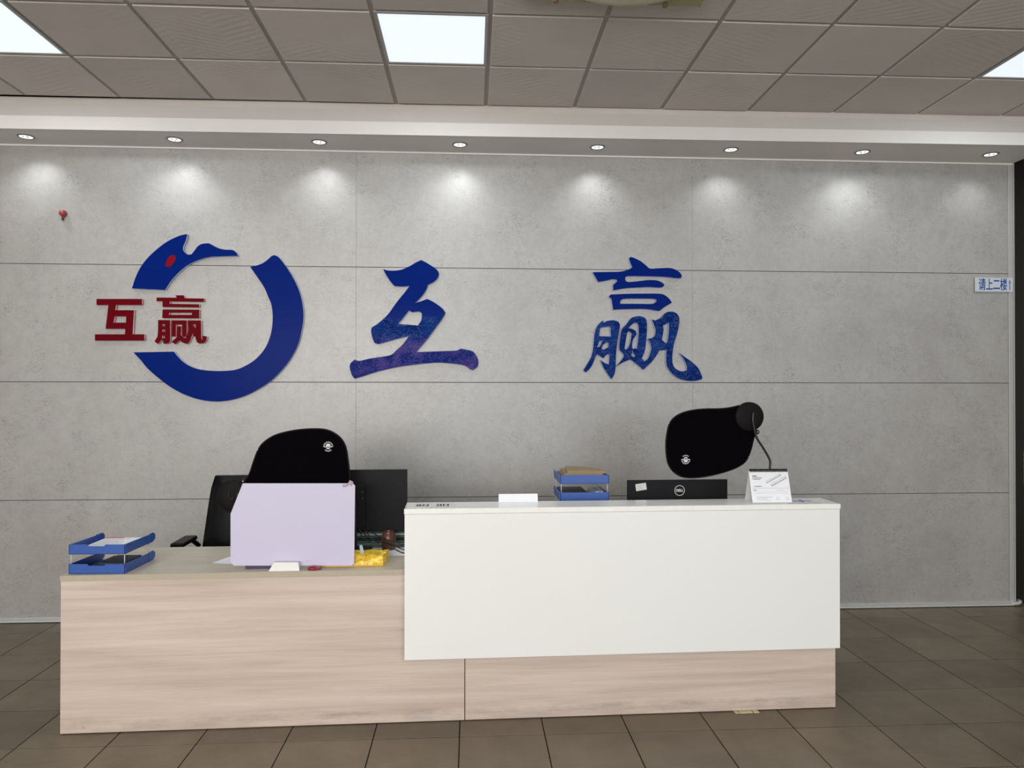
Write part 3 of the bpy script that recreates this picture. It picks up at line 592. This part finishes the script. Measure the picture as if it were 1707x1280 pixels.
# ================================================================== LETTER TRAYS
TW, TD, TH, TP = .262, .31, .046, .0925
def tray_shape(parent, z0, notch=True):
    """one tier: open towards -y with a notched low front, side walls that end in a bevelled rear corner"""
    w, d = TW/2, TD
    g = G()
    g.box(-w, w, 0, d-.03, z0, z0+.003)
    if notch:
        g.prism([(-w, z0), (w, z0), (w, z0+TH), (w*.30, z0+TH), (w*.26, z0+TH-.008), (-w*.30, z0+TH-.008), (-w*.34, z0+TH), (-w, z0+TH)], 'y', 0, .003)
    else:
        g.box(-w, w, 0, .003, z0, z0+TH)
    prof = [(0, z0), (d-.025, z0), (d, z0+.012), (d, z0+TH-.014), (d-.02, z0+TH), (d-.05, z0+TH), (d-.055, z0+TH-.003), (0, z0+TH)]
    g.prism(prof, 'x', -w, -w+.004); g.prism(prof, 'x', w-.004, w)
    g.box(-w-.003, -w, .004, .016, z0, z0+TH); g.box(w, w+.003, .004, .016, z0, z0+TH)
    g.box(-w-.003, -w, d-.07, d-.058, z0, z0+TH); g.box(w, w+.003, d-.07, d-.058, z0, z0+TH)
    o = g.make('tray', M['traysky'], parent)
    return o
def tray_stack(label, loc, rz, tiers, notch=True):
    t = thing('letter_tray', label, 'letter tray', loc, rz, 'blue stacking letter trays')
    for k in range(tiers):
        tray_shape(t, k*TP, notch)
    for x in (-TW/2+.006, TW/2-.006):
        for y in (.010, TD-.064):
            for k in range(tiers-1):
                G().cyl((x, y, k*TP+TH-.006), (x, y, (k+1)*TP+.001), .0022, seg=8).make('riser', M['clear'], t)
    return t
TL = dk(.152, .022, ZD+.0005)
tray_stack('two-tier blue letter tray on the left end of the desk', tuple(TL), DESK_A-.055, 2)
def in_tray(name, label, cat, loc, rz, parts, group=None):
    t = thing(name, label, cat, loc, rz, group)
    for nm, g, m in parts:
        o = g.make(nm, m, t)
        if nm in ('red_heading', 'printed_lines', 'spiral', 'wrapped_bits'): o['kind'] = 'stuff'
    return t
RT = DESK_A-.055
def tl(x, y, z): 
    return tuple(TL + Vector((math.cos(RT)*x-math.sin(RT)*y, math.sin(RT)*x+math.cos(RT)*y, z)))
g = G(); 
for k in range(6): g.box(-.105+.001*k, .103-.002*k, .020, .285-.003*k, .0+.0035*k, .003+.0035*k)
ink = G()
for k in range(9): ink.box(-.09, random.uniform(-.02, .08), .06+.022*k, .066+.022*k, .0206, .0210)
red_ = G().box(-.10, -.01, .255, .275, .0206, .0211).box(-.03, .06, .045, .050, .0206, .0211)
in_tray('paper_pile', 'printed white and red papers in the upper tray of the left letter tray', 'papers', tl(.012, .0, TP+.0038), RT+.03, [('sheets', g, M['paper']), ('printed_lines', ink, M['inkgrey']), ('red_heading', red_, M['inkred'])])
g = G().box(-.05, .11, .05, .25, .0, .026, .003).box(-.02, .10, .055, .23, .0265, .034, .002)
ink = G()
for k in range(7): ink.box(-.035+.02*k, -.022+.02*k, .0485, .0498, .010, .022)
in_tray('notebook', 'dark notebook with spiral edge in the lower tray of the left letter tray', 'notebook', tl(.0, .0, .0038), RT, [('cover', g, M['navy']), ('spiral', ink, M['black'])])
# the tall stack behind the white counter
RL = dk(2.538, .285, ZD+.0005)
tray_stack('tall blue letter tray stack standing behind the white counter', tuple(RL), DESK_A-.02, 5, False)
def rl(x, y, z): return tuple(RL + Vector((math.cos(DESK_A-.02)*x-math.sin(DESK_A-.02)*y, math.sin(DESK_A-.02)*x+math.cos(DESK_A-.02)*y, z)))
g = G().prism([(-.112, .012), (.118, .010), (.108, .19), (.03, .285), (-.115, .280)], 'z', 0, .012)
g.prism([(-.108, .016), (.100, .020), (.08, .24), (-.10, .275)], 'z', .012, .026); g.prism([(-.09, .03), (.112, .015), (.07, .20), (-.07, .27)], 'z', .026, .040)
G_ = in_tray('kraft_envelope', 'crumpled brown kraft envelopes filling the top of the tall tray stack', 'envelope', rl(0, 0, 4*TP+.0275), DESK_A-.02, [('paper_body', g, M['kraft'])])
g = G().prism([(-.12, .008), (.04, .008), (.0, .05), (-.12, .055)], 'z', 0, .030, 0)
g2 = G().prism([(.025, .012), (.045, .012), (.085, .044), (.066, .044)], 'y', .02, .20).prism([(.052, .012), (.064, .012), (.104, .044), (.093, .044)], 'y', .02, .20)
in_tray('folder_bundle', 'dark navy folders and slanting clear sheets in the second tray of the tall stack', 'folders', rl(0, 0, 3*TP+.0038), DESK_A-.02, [('folder', G().box(-.118, .02, .01, .26, 0, .040, .002), M['navy']), ('clear_sleeve', g2, M['skyblue'])])
g.bm.free()
g = G()
for k in range(9):
    a = k*.7; g.lathe([(0, .012), (.008, .010), (.011, 0), (.008, -.010), (0, -.012)], (.088+.011*math.cos(a), .055+.016*math.sin(a), .0135+.009*(k % 3)), 8)
in_tray('candy_bag', 'clear bag of small wrapped bits at the right of the tall stack second tray', 'bag', rl(0, 0, 3*TP+.0040), DESK_A-.02, [('wrapped_bits', g, M['paperwarm']), ('dark_lump', G().lathe([(0, .02), (.016, .014), (.020, 0), (.012, -.008), (0, -.009)], (.100, .028, .011), 12), M['black'])])

# ================================================================== MONITORS
def monitor(label, s, t_, z_top, brand=False):
    o = thing('monitor', label, 'monitor', tuple(dk(s, t_, ZD)), DESK_A, 'black monitors seen from behind')
    w, h = .570/2, .336; zt = z_top-ZD
    G().box(-w, w, 0, .018, zt-h, zt, .003).make('back_shell', M['blackback'], o)
    G().box(-w+.004, w-.004, .0185, .024, zt-h+.004, zt-.004, .001).make('screen', M['black'], o)
    hs = G().box(-.062, .062, -.022, 0, zt-h+.012, zt-.075, .008).make('rear_housing', M['blackback'], o) if not brand else G().box(-.17, .17, -.022, 0, zt-h+.035, zt-.12, .008).make('rear_housing', M['blackback'], o)
    G().box(-.022, .022, -.050, -.022, .012, zt-.16, .006).make('stand_neck', M['black'], o)
    G().box(-.09, .09, -.11, .09, 0, .012, .004).make('stand_base', M['black'], o)
    if brand:
        lz = zt-.059
        lg = G(); n = 40; r0, r1 = .0262, .0290
        for ring in ((r0, r1),):
            for k in range(n):
                a0, a1 = 2*PI*k/n, 2*PI*(k+1)/n
                lg.prism([(r0*math.cos(a0)+.010, lz+r0*math.sin(a0)), (r1*math.cos(a0)+.010, lz+r1*math.sin(a0)), (r1*math.cos(a1)+.010, lz+r1*math.sin(a1)), (r0*math.cos(a1)+.010, lz+r0*math.sin(a1))], 'y', -.0008, .0002)
        lg.make('round_logo', M['whiteink'], o)
        text('lettering', 'DELL', .020, M['whiteink'], o, (.010, -.0004, lz), th=.0004, sx=.92, offset=.0006)
        st = G().box(-.030, .030, -.0012, -.0002, -.019, .019, 0, 0, Matrix.Rotation(-.14, 3, 'Y')).make('sticker', M['paperwarm'], o, (-.209, 0, zt-.037))
        sg = G()
        for k in range(4): sg.box(-.02, random.uniform(.0, .02), -.0006, -.0002, .010-.007*k, .0115-.007*k, 0, 0, Matrix.Rotation(-.14, 3, 'Y'))
        sg.make('sticker_print', M['inkgrey'], o, (-.209, -.0012, zt-.037))
    else:
        for dz in (-.115, -.150):
            G().cyl((.048, -.0235, zt+dz), (.048, -.0215, zt+dz), .0022, seg=8).make('screw', M['silver'], hs)
    return o
monitor('black monitor with a round white logo and a sticker, behind the white counter', 3.084, .40, 1.117, True)
monitor('black monitor standing behind the lilac-white board on the left desk', 1.302, .40, 1.187)

# ================================================================== LILAC BOARD AND ITS CLIP
bd = thing('display_board', 'lilac-white board with a cut corner standing on the desk in a small foot', 'board', tuple(dk(0, 0, 0)), DESK_A)
P_ = POLY['board'][0]
plate('panel', [P_], .050, .056, [M['lilac']], bd, 25, 1, .0006)
plate('foot', [[(.951, ZD+.0003), (1.096, ZD+.0003), (1.089, ZD+.038), (.974, ZD+.040)]], .012, .0485, [M['white']], bd, 20, 1)
sc_ = G().tube([(1.120, .0494, .779), (1.130, .0494, .785), (1.139, .0494, .782)], .0008, 6); sc_.make('scratch', M['inkgrey'], bd)
cl = thing('binder_clip', 'small dull pink clip pinched over the top right corner of the lilac-white board', 'clip', tuple(dk(1.331, .053, 1.157)), DESK_A)
G().prism([(-.011, -.004), (.011, -.004), (.004, .015), (-.004, .015)], 'x', -.010, .010).make('clamp', plain('dull_pink_clip', (.38, .27, .30), .5), cl)
cl.children[0].rotation_euler = (0, .5, 0)
G().tube([(-.004, -.008, .0), (-.016, -.010, -.004), (-.030, -.008, -.003), (-.033, -.008, -.010), (-.026, -.009, -.013), (-.012, -.010, -.006)], .0011, 6).make('wire_handle', M['darkgrey'], cl)

# ================================================================== BLACK DESK SHADES ON GOOSENECKS
def badge(parent, x, y, z, r, up=True):
    g = G(); s = 1 if up else -1
    def wedge(a0, a1, ra, rb, cz=0):
        g.prism([(x+ra*math.cos(a0), z+cz+ra*math.sin(a0)), (x+rb*math.cos(a0), z+cz+rb*math.sin(a0)), (x+rb*math.cos(a1), z+cz+rb*math.sin(a1)), (x+ra*math.cos(a1), z+cz+ra*math.sin(a1))], 'y', y-.0006, y+.0002)
    for k in range(9):      # dashes over the larger half
        a = math.radians(0+k*22.5); a *= s; wedge(a-.085, a+.085, r*.74, r)
    for k in range(5):
        a = -s*math.radians(50+k*20); wedge(a-.09, a+.09, r*.74, r*.96, -s*r*.12)
    n = 10
    for k in range(n):      # two half discs
        a0, a1 = s*PI*k/n, s*PI*(k+1)/n; wedge(a0, a1, 0.0005, r*.50, s*r*.06)
        a0, a1 = -s*(.3+2.54*k/n), -s*(.3+2.54*(k+1)/n); wedge(a0, a1, r*.22, r*.42, -s*r*.18)
    g.box(x-r*.82, x+r*.82, y-.0006, y+.0002, z-s*r*.10-r*.07, z-s*r*.10+r*.07)
    g.make('printed_badge', M['whiteink'], parent)
def shade(key, label, t_, disc, rdisc, piv, badge_at, up, neck):
    o = thing('desk_canopy', label, 'sunshade', tuple(dk(0, 0, 0)), DESK_A, 'black fabric sunshades on bendy arms')
    plate('fabric_panel', POLY[key], t_, t_+.010, [M['fabric']], o, 70, 4, .003)
    # sewn rim
    rim = [(p.x, t_+.005, p.y) for p in round_outline(POLY[key][0], 1, 70)]
    G().tube(rim+[rim[0]], .0052, 8).make('sewn_rim', M['fabric2'], o)
    G().lathe([(0, -.012), (rdisc*.5, -.012), (rdisc*.93, -.009), (rdisc, -.003), (rdisc, .012), (0, .014)], (disc[0], t_-.004, disc[1]), 40, axis='y').make('round_hub', M['fabric2'], o)
    G().lathe([(.0, -.020), (.006, -.020), (.012, -.016), (.013, .004)], (piv[0], t_, piv[1]), 16, axis='y').make('pivot_knob', M['black'], o)
    G().cyl((piv[0], t_-.0215, piv[1]), (piv[0], t_-.0195, piv[1]), .0022, seg=8).make('rivet', M['silver'], o)
    G().tube(neck, .0062, 10).make('gooseneck', M['cable'], o)
    e = neck[-1]
    G().box(e[0]-.025, e[0]+.025, e[1]-.03, e[1]+.03, ZD+.0003, ZD+.022, .004).make('clamp', M['black'], o)
    badge(o, badge_at[0], t_-.0005, badge_at[1], .025, up)
T1, T2 = .35, .25
shade('shade_r', 'black paddle-shaped fabric shade leaning left above the round-logo monitor', T1, (3.473, 1.471), .081, (3.514, 1.386), (3.113, 1.234), False,
      [(3.488, T1-.022, 1.494), (3.484, T1-.026, 1.446), (3.5046, T1-.022, 1.361), (3.5451, T1-.015, 1.3006), (3.5762, T1-.01, 1.2519), (3.5887, T1-.01, 1.2216), (3.5874, T1-.01, 1.185), (3.583, T1-.01, 1.10), (3.58, T1, .98), (3.58, T1, .86), (3.58, T1, .77)])
shade('shade_l', 'black hump-shaped fabric shade rising behind the lilac-white board', T2, (.717, 1.075), .085, (.767, 1.152), (1.191, 1.326), True,
      [(.740, T2-.02, 1.09), (.752, T2-.026, 1.05), (.775, T2-.02, .99), (.80, T2-.01, .93), (.82, T2, .87), (.825, T2, .82), (.825, T2, .77)])
G().tube([(.695, T2-.0165, 1.10), (.700, T2-.0175, 1.075), (.712, T2-.0175, 1.060), (.722, T2-.0165, 1.075)], .004, 8).make('hub_mark', M['black'], [o for o in bpy.data.objects if o.name.startswith('desk_canopy')][1])

# ================================================================== DESK CALENDAR
cal = thing('desk_calendar', 'white tent desk calendar with black spiral on the right end of the counter', 'calendar', tuple(dk(3.4585, .022, ZC+.0004)), DESK_A-.02)
W2, HH, DP = .103, .158, .052
sl = math.atan2(DP, HH); L_ = math.hypot(DP, HH)
Rf = Matrix.Rotation(-sl, 4, 'X'); Rb = Matrix.Rotation(sl, 4, 'X')
fp = G().box(-W2, W2, 0, .0016, 0, L_).make('front_page', M['paper'], cal); fp.rotation_euler = (-sl, 0, 0)
bp_ = G().box(-W2, W2, -.0016, 0, 0, L_).make('rear_board', M['paperwarm'], cal); bp_.location = (0, 2*DP, 0); bp_.rotation_euler = (sl, 0, 0)
sp = G()
for k in range(26):
    x = -W2+.006+k*(2*W2-.012)/25
    sp.cyl((x-.0014, DP, HH-.001), (x+.0014, DP, HH-.001), .0090, seg=12)
sp.make('spiral_binding', M['black'], cal)
def on_page(g): 
    return g
def page(nm, rects, mat):
    g = G()
    for x0, x1, z0, z1 in rects: g.box(x0, x1, -.0006, .0, z0, z1)
    o = g.make(nm, mat, cal); o.rotation_euler = (-sl, 0, 0); o['kind'] = 'stuff'; return o
rt = [(-.086, -.060, .133, .138)]
page('heading', [(-.088, -.064, .1345, .139), (-.088, -.038, .127, .1295), (-.088, -.046, .119, .122), (-.084, -.045, .0815, .0845)], M['ink'])
page('ruled_lines', [(-.096, .096, .0735, .0745), (-.088, .092, .0465, .0472), (.030, .072, .062, .0635), (-.088, .085, .0545, .0550)], M['inkgrey'])
page('date_number', [(-.088, -.080, .062, .066), (-.078, -.074, .062, .066)], M['ink'])
page('footer_text', [(-.078+.0085*k, -.0725+.0085*k, .0255, .0285) for k in range(10)]+[(-.078, -.022, .0175, .019), (-.078, .0, .0105, .0115)], M['inkgrey'])
def bar_pic(cx, cz, L, w, mat, nm, th=.0012):
    a = math.radians(27); ca, sa = math.cos(a), math.sin(a)
    q = [(cx+ca*u-sa*v, cz+sa*u+ca*v) for u, v in ((-L, -w), (L, -w), (L, w), (-L, w))]
    o = G().prism(q, 'y', -th, 0).make(nm, mat, cal); o.rotation_euler = (-sl, 0, 0)
bar_pic(.022, .123, .047, .0056, M['silver'], 'picture_of_bar'); bar_pic(.021, .1245, .046, .0018, M['paper'], 'picture_highlight', .0015)
bar_pic(.048, .109, .047, .0066, M['silver'], 'picture_of_bar'); bar_pic(.047, .111, .044, .0022, M['paper'], 'picture_highlight', .0015)
ri = G()
for cx in (.031, .082):
    for k in range(16):
        a0, a1 = 2*PI*k/16, 2*PI*(k+1)/16
        ri.prism([(cx+.0062*math.cos(a0), .019+.0062*math.sin(a0)), (cx+.0076*math.cos(a0), .019+.0076*math.sin(a0)), (cx+.0076*math.cos(a1), .019+.0076*math.sin(a1)), (cx+.0062*math.cos(a1), .019+.0062*math.sin(a1))], 'y', -.0006, 0)
o = ri.make('round_marks', M['inkgrey'], cal); o['kind'] = 'stuff'; o.rotation_euler = (-sl, 0, 0)

# ================================================================== PAPERS AND SMALL THINGS
def sheet(name, label, cat, pts, z, mat, inks=(), group=None, frame='desk'):
    t = thing(name, label, cat, tuple(dk(0, 0, z)), DESK_A, group)
    G().prism(pts, 'z', 0.0003, .0010).make('paper', mat, t)
    for k, (q, m) in enumerate(inks): G().prism(q, 'z', .0010, .0013).make('print', m, t)
    return t
def glyphs(x0, x1, y0, y1, n):
    out = []
    for k in range(n):
        a = x0+(x1-x0)*k/n; b = a+(x1-x0)/n*.78; 
        for q in range(3):
            yy = y0+(y1-y0)*q/3; out.append(([(a, yy), (b, yy), (b, yy+(y1-y0)*.17), (a, yy+(y1-y0)*.17)], M['ink']))
        xm = (a+b)/2+random.uniform(-.004, .004); out.append(([(xm-.003, y0), (xm+.003, y0), (xm+.003, y1), (xm-.003, y1)], M['ink']))
    return out
def notice(name, label, pts, rows, z=ZC):
    t = thing(name, label, 'notice', tuple(dk(0, 0, z)), DESK_A)
    G().prism(pts, 'z', 0.0003, .0010).make('paper', M['paperwarm'], t)
    g = G()
    for x0, x1, y0, y1, n in rows:
        for q, m in glyphs(x0, x1, y0, y1, n): g.prism(q, 'z', .0010, .0012)
    o = g.make('printed_characters', M['ink'], t); o['kind'] = 'stuff'
    return t
notice('notice_sheet', 'pale notice with two blocks of black print taped on the left end of the counter', [(1.612, -.018), (1.855, -.018), (1.842, .135), (1.622, .140)],
       [(1.652, 1.718, .030, .095, 4), (1.752, 1.818, .030, .095, 4), (1.70, 1.82, -.008, -.004, 5)])
t = notice('poster_sheet', 'pale sheet with a blurred violet print under the calendar, right end of the counter', [(3.33, -.030), (3.735, -.034), (3.725, .105), (3.40, .120)], [])
g = G()
for k in range(22):
    a = random.uniform(0, 6.28); r = random.uniform(0, 1); x, y = 3.625+.055*r*math.cos(a), .055+.045*r*math.sin(a); w = random.uniform(.004, .011)
    g.box(x-w, x+w, y-w*.6, y+w*.6, .0010, .0011+.00002*k)
g.make('violet_print', M['inkviolet'], t)
G().box(3.52, 3.70, -.020, -.012, .0010, .0012).make('violet_line', M['inkviolet'], t)
for c_ in list(t.children):
    if c_.name.startswith('printed_characters'): bpy.data.objects.remove(c_)
t = thing('name_card', 'blank white folded card standing at the rear edge of the white counter', 'card', tuple(dk(2.167, .135, ZC+.0004)), DESK_A)
G().prism([(-.012, 0), (-.0105, 0), (.0, .0395), (.0105, 0), (.012, 0), (.0008, .0415), (-.0008, .0415)], 'x', -.1, .1).make('folded_card', M['paper'], t)
sheet('loose_paper', 'white sheet half hidden behind the left side of the lilac-white board', 'paper', [(.625, .205), (.82, .150), (.90, .37), (.705, .425)], ZD, M['paper'])
t = thing('dark_book', 'thin dark purple book lying under the left bottom edge of the lilac-white board', 'book', tuple(dk(.905, .064, ZD+.0004)), DESK_A)
G().box(-.078, .068, 0, .12, 0, .018, .002).make('cover', M['purple'], t); G().box(-.075, .066, -.0010, .118, .003, .015).make('pages', M['purple'], t)
t = thing('red_lighter', 'small dark red plastic thing lying at the foot of the yellow foil pack', 'holder', tuple(dk(1.157, .030, ZD+.0004)), DESK_A)
G().lathe([(.0, .016), (.018, .016), (.024, .010), (.025, .003), (.022, 0), (0, 0)], seg=20).make('body', M['redplastic'], t); G().box(.0, .038, -.016, .016, .001, .014, .004).make('handle', M['redplastic'], t)
t.name = 'red_stamp'
t = thing('foil_pack', 'crinkled bright yellow foil-wrapped pack on the desk beside the lilac-white board', 'pack', tuple(dk(1.345, .070, ZD+.0004)), DESK_A-.02)
g = G().prism([(-.140, 0), (.145, 0), (.160, .13), (-.110, .13)], 'z', 0, .054)
bm = g.bm; bmesh.ops.subdivide_edges(bm, edges=bm.edges, cuts=9, use_grid_fill=True)
for v in bm.verts:
    if v.co.z > .002: v.co += Vector((random.uniform(-.003, .003), random.uniform(-.0035, .0035), random.uniform(-.004, .004)))
g.make('wrapping', M['foil'], t)
G().prism([(-.15, -.006), (.146, -.004), (.146, .0), (-.15, .0)], 'z', .001, .009).make('lower_fold', plain('golden_foil_fold', (.55, .33, .05), .35), t)
tg = G().prism([(-.009, .0), (.011, .0), (.006, .044), (-.008, .046)], 'y', -.001, .001).make('sticking_tag', M['skyblue'], t, (.035, .055, .050)); tg.rotation_euler = (0, -.12, 0)
# things under the left monitor
t = thing('document_pile', 'green and grey plastic folders stacked under the left monitor', 'folders', tuple(dk(1.56, .50, ZD+.0004)), DESK_A)
for k in range(7):
    G().box(-.27+random.uniform(-.01, .01), .03+random.uniform(-.012, .012), .003+random.uniform(0, .008), .09, .001+.013*k, .011+.013*k, .002).make('folder', [M['green'], M['inkgrey'], M['green'], M['darkgreen'], M['green'], M['paperwarm'], M['green']][k], t)
t = thing('clay_pot', 'small squat brown glazed pot between the cables under the left monitor', 'pot', tuple(dk(1.492, .36, ZD+.0004)), DESK_A)
G().lathe([(0, .002), (.030, 0), (.036, .03), (.038, .062), (.040, .085), (.033, .105), (.028, .112), (.031, .118), (.026, .118), (.022, .10), (0, .095)], seg=28).make('body', M['terracotta'], t)
t = thing('paper_pad', 'white paper pad poking out beside the counter under the left monitor', 'paper', tuple(dk(1.535, .29, ZD+.0004)), DESK_A)
G().box(-.040, .055, 0, .10, .0, .022, .001).make('sheets', M['paper'], t)
cables = [[(1.325, .365, .878), (1.40, .33, .83), (1.46, .31, .812), (1.52, .29, .800), (1.588, .27, .778)], [(1.36, .375, .872), (1.41, .33, .825), (1.45, .30, .818), (1.50, .27, .805), (1.56, .26, .772), (1.592, .26, .765)],
          [(1.39, .375, .868), (1.44, .33, .842), (1.50, .295, .822), (1.56, .28, .800), (1.594, .28, .792)], [(1.345, .372, .860), (1.355, .32, .842), (1.40, .29, .822), (1.45, .28, .812)]]
for k, pts in enumerate(cables):
    t = thing('cable', ['uppermost thin black cable drooping from the left monitor to the counter', 'lowest sagging black cable running from the left monitor past the pot', 'nearly straight black cable passing just in front of the brown pot', 'short black cable falling behind the pale blue tag'][k], 'cable', tuple(dk(0, 0, 0)), DESK_A, 'cables under the left monitor')
    G().tube(pts, .0032, 8).make('black_lead', M['cable'], t)
t = thing('pen_case', 'low black box behind the yellow foil pack', 'case', tuple(dk(1.40, .235, ZD+.0004)), DESK_A)
G().box(-.10, .075, 0, .05, 0, .038, .006).make('body', M['black'], t); G().box(-.095, .07, -.001, .0, .018, .021).make('lid_seam', M['darkgrey'], t)

# ================================================================== OFFICE CHAIR
ch = thing('office_chair', 'black leather office chair behind the desk, mostly hidden by the lilac-white board', 'chair', (-1.345, -.86, 0), .03)
def pad(g, w0, w1, h, th, z0, lean, y0):
    rows = 9; cols = 9; V = []
    for face in (-1, 1):
        for r in range(rows):
            a = r/(rows-1); w = w0+(w1-w0)*a
            for c in range(cols):
                b = c/(cols-1)*2-1; ed = max(abs(b), abs(2*a-1)); bulge = (1-ed**4)
                rx = 1-.06*(abs(2*a-1)**6)
                seam = -.010 if r in (3, 6) and abs(b) < .8 else 0
                V.append(g.bm.verts.new((b*w/2*rx, y0+lean*a+face*(th*.35+th*.65*bulge)/2+(-face*seam if face < 0 else 0), z0+h*a)))
    def q(f, r, c): return V[f*rows*cols+r*cols+c]
    for r in range(rows-1):
        for c in range(cols-1):
            for f in (0, 1): g.bm.faces.new((q(f, r, c), q(f, r, c+1), q(f, r+1, c+1), q(f, r+1, c))).smooth = True
    for r in range(rows-1):
        for c in (0, cols-1): g.bm.faces.new((q(0, r, c), q(0, r+1, c), q(1, r+1, c), q(1, r, c)))
    for c in range(cols-1):
        for r in (0, rows-1): g.bm.faces.new((q(0, r, c), q(0, r, c+1), q(1, r, c+1), q(1, r, c)))
g = G(); pad(g, .60, .50, .58, .11, .50, .10, .18); g.make('backrest', M['leather'], ch)
g = G()
g.box(-.25, .25, -.30, .20, .43, .53, .035); g.make('seat', M['leather'], ch, smooth=True)
for z in (.72, .88):
    G().cyl((-.20, .16+.10*(z-.5)/.58, z), (.20, .16+.10*(z-.5)/.58, z), .004, seg=6).make('stitched_seam', M['black'], ch)
for sx in (-1, 1):
    G().tube([(.31*sx, .20, .66), (.335*sx, .14, .705), (.35*sx, .05, .722), (.35*sx, -.12, .712), (.34*sx, -.22, .66), (.31*sx, -.20, .55), (.25*sx, -.10, .45)], .014, 10).make('arm_frame', M['black'], ch)
    G().box(.325*sx-.028, .325*sx+.048 if sx < 0 else .325*sx+.048, -.16, .08, .722, .748, .010).make('arm_pad', M['leather'], ch)
G().cyl((0, -.03, .16), (0, -.03, .42), .028).make('gas_column', M['chromedark'], ch)
G().lathe([(.0, .19), (.05, .19), (.06, .13), (.05, .10), (0, .10)], (0, -.03, 0)).make('hub', M['black'], ch)
for k in range(5):
    a = 2*PI*k/5+.3; e = (.27*math.cos(a), -.03+.27*math.sin(a))
    ba = G().cyl((.04*math.cos(a), -.03+.04*math.sin(a), .15), (e[0], e[1], .085), .022, .014, 12).make('base_arm', M['black'], ch)
    G().cyl((e[0]-.014, e[1], .031), (e[0]+.014, e[1], .031), .0295).cyl((e[0], e[1], .05), (e[0], e[1], .09), .007).make('caster', M['black'], ba)
G().box(-.12, .12, -.14, .10, .40, .432, .006).make('seat_plate', M['black'], ch)
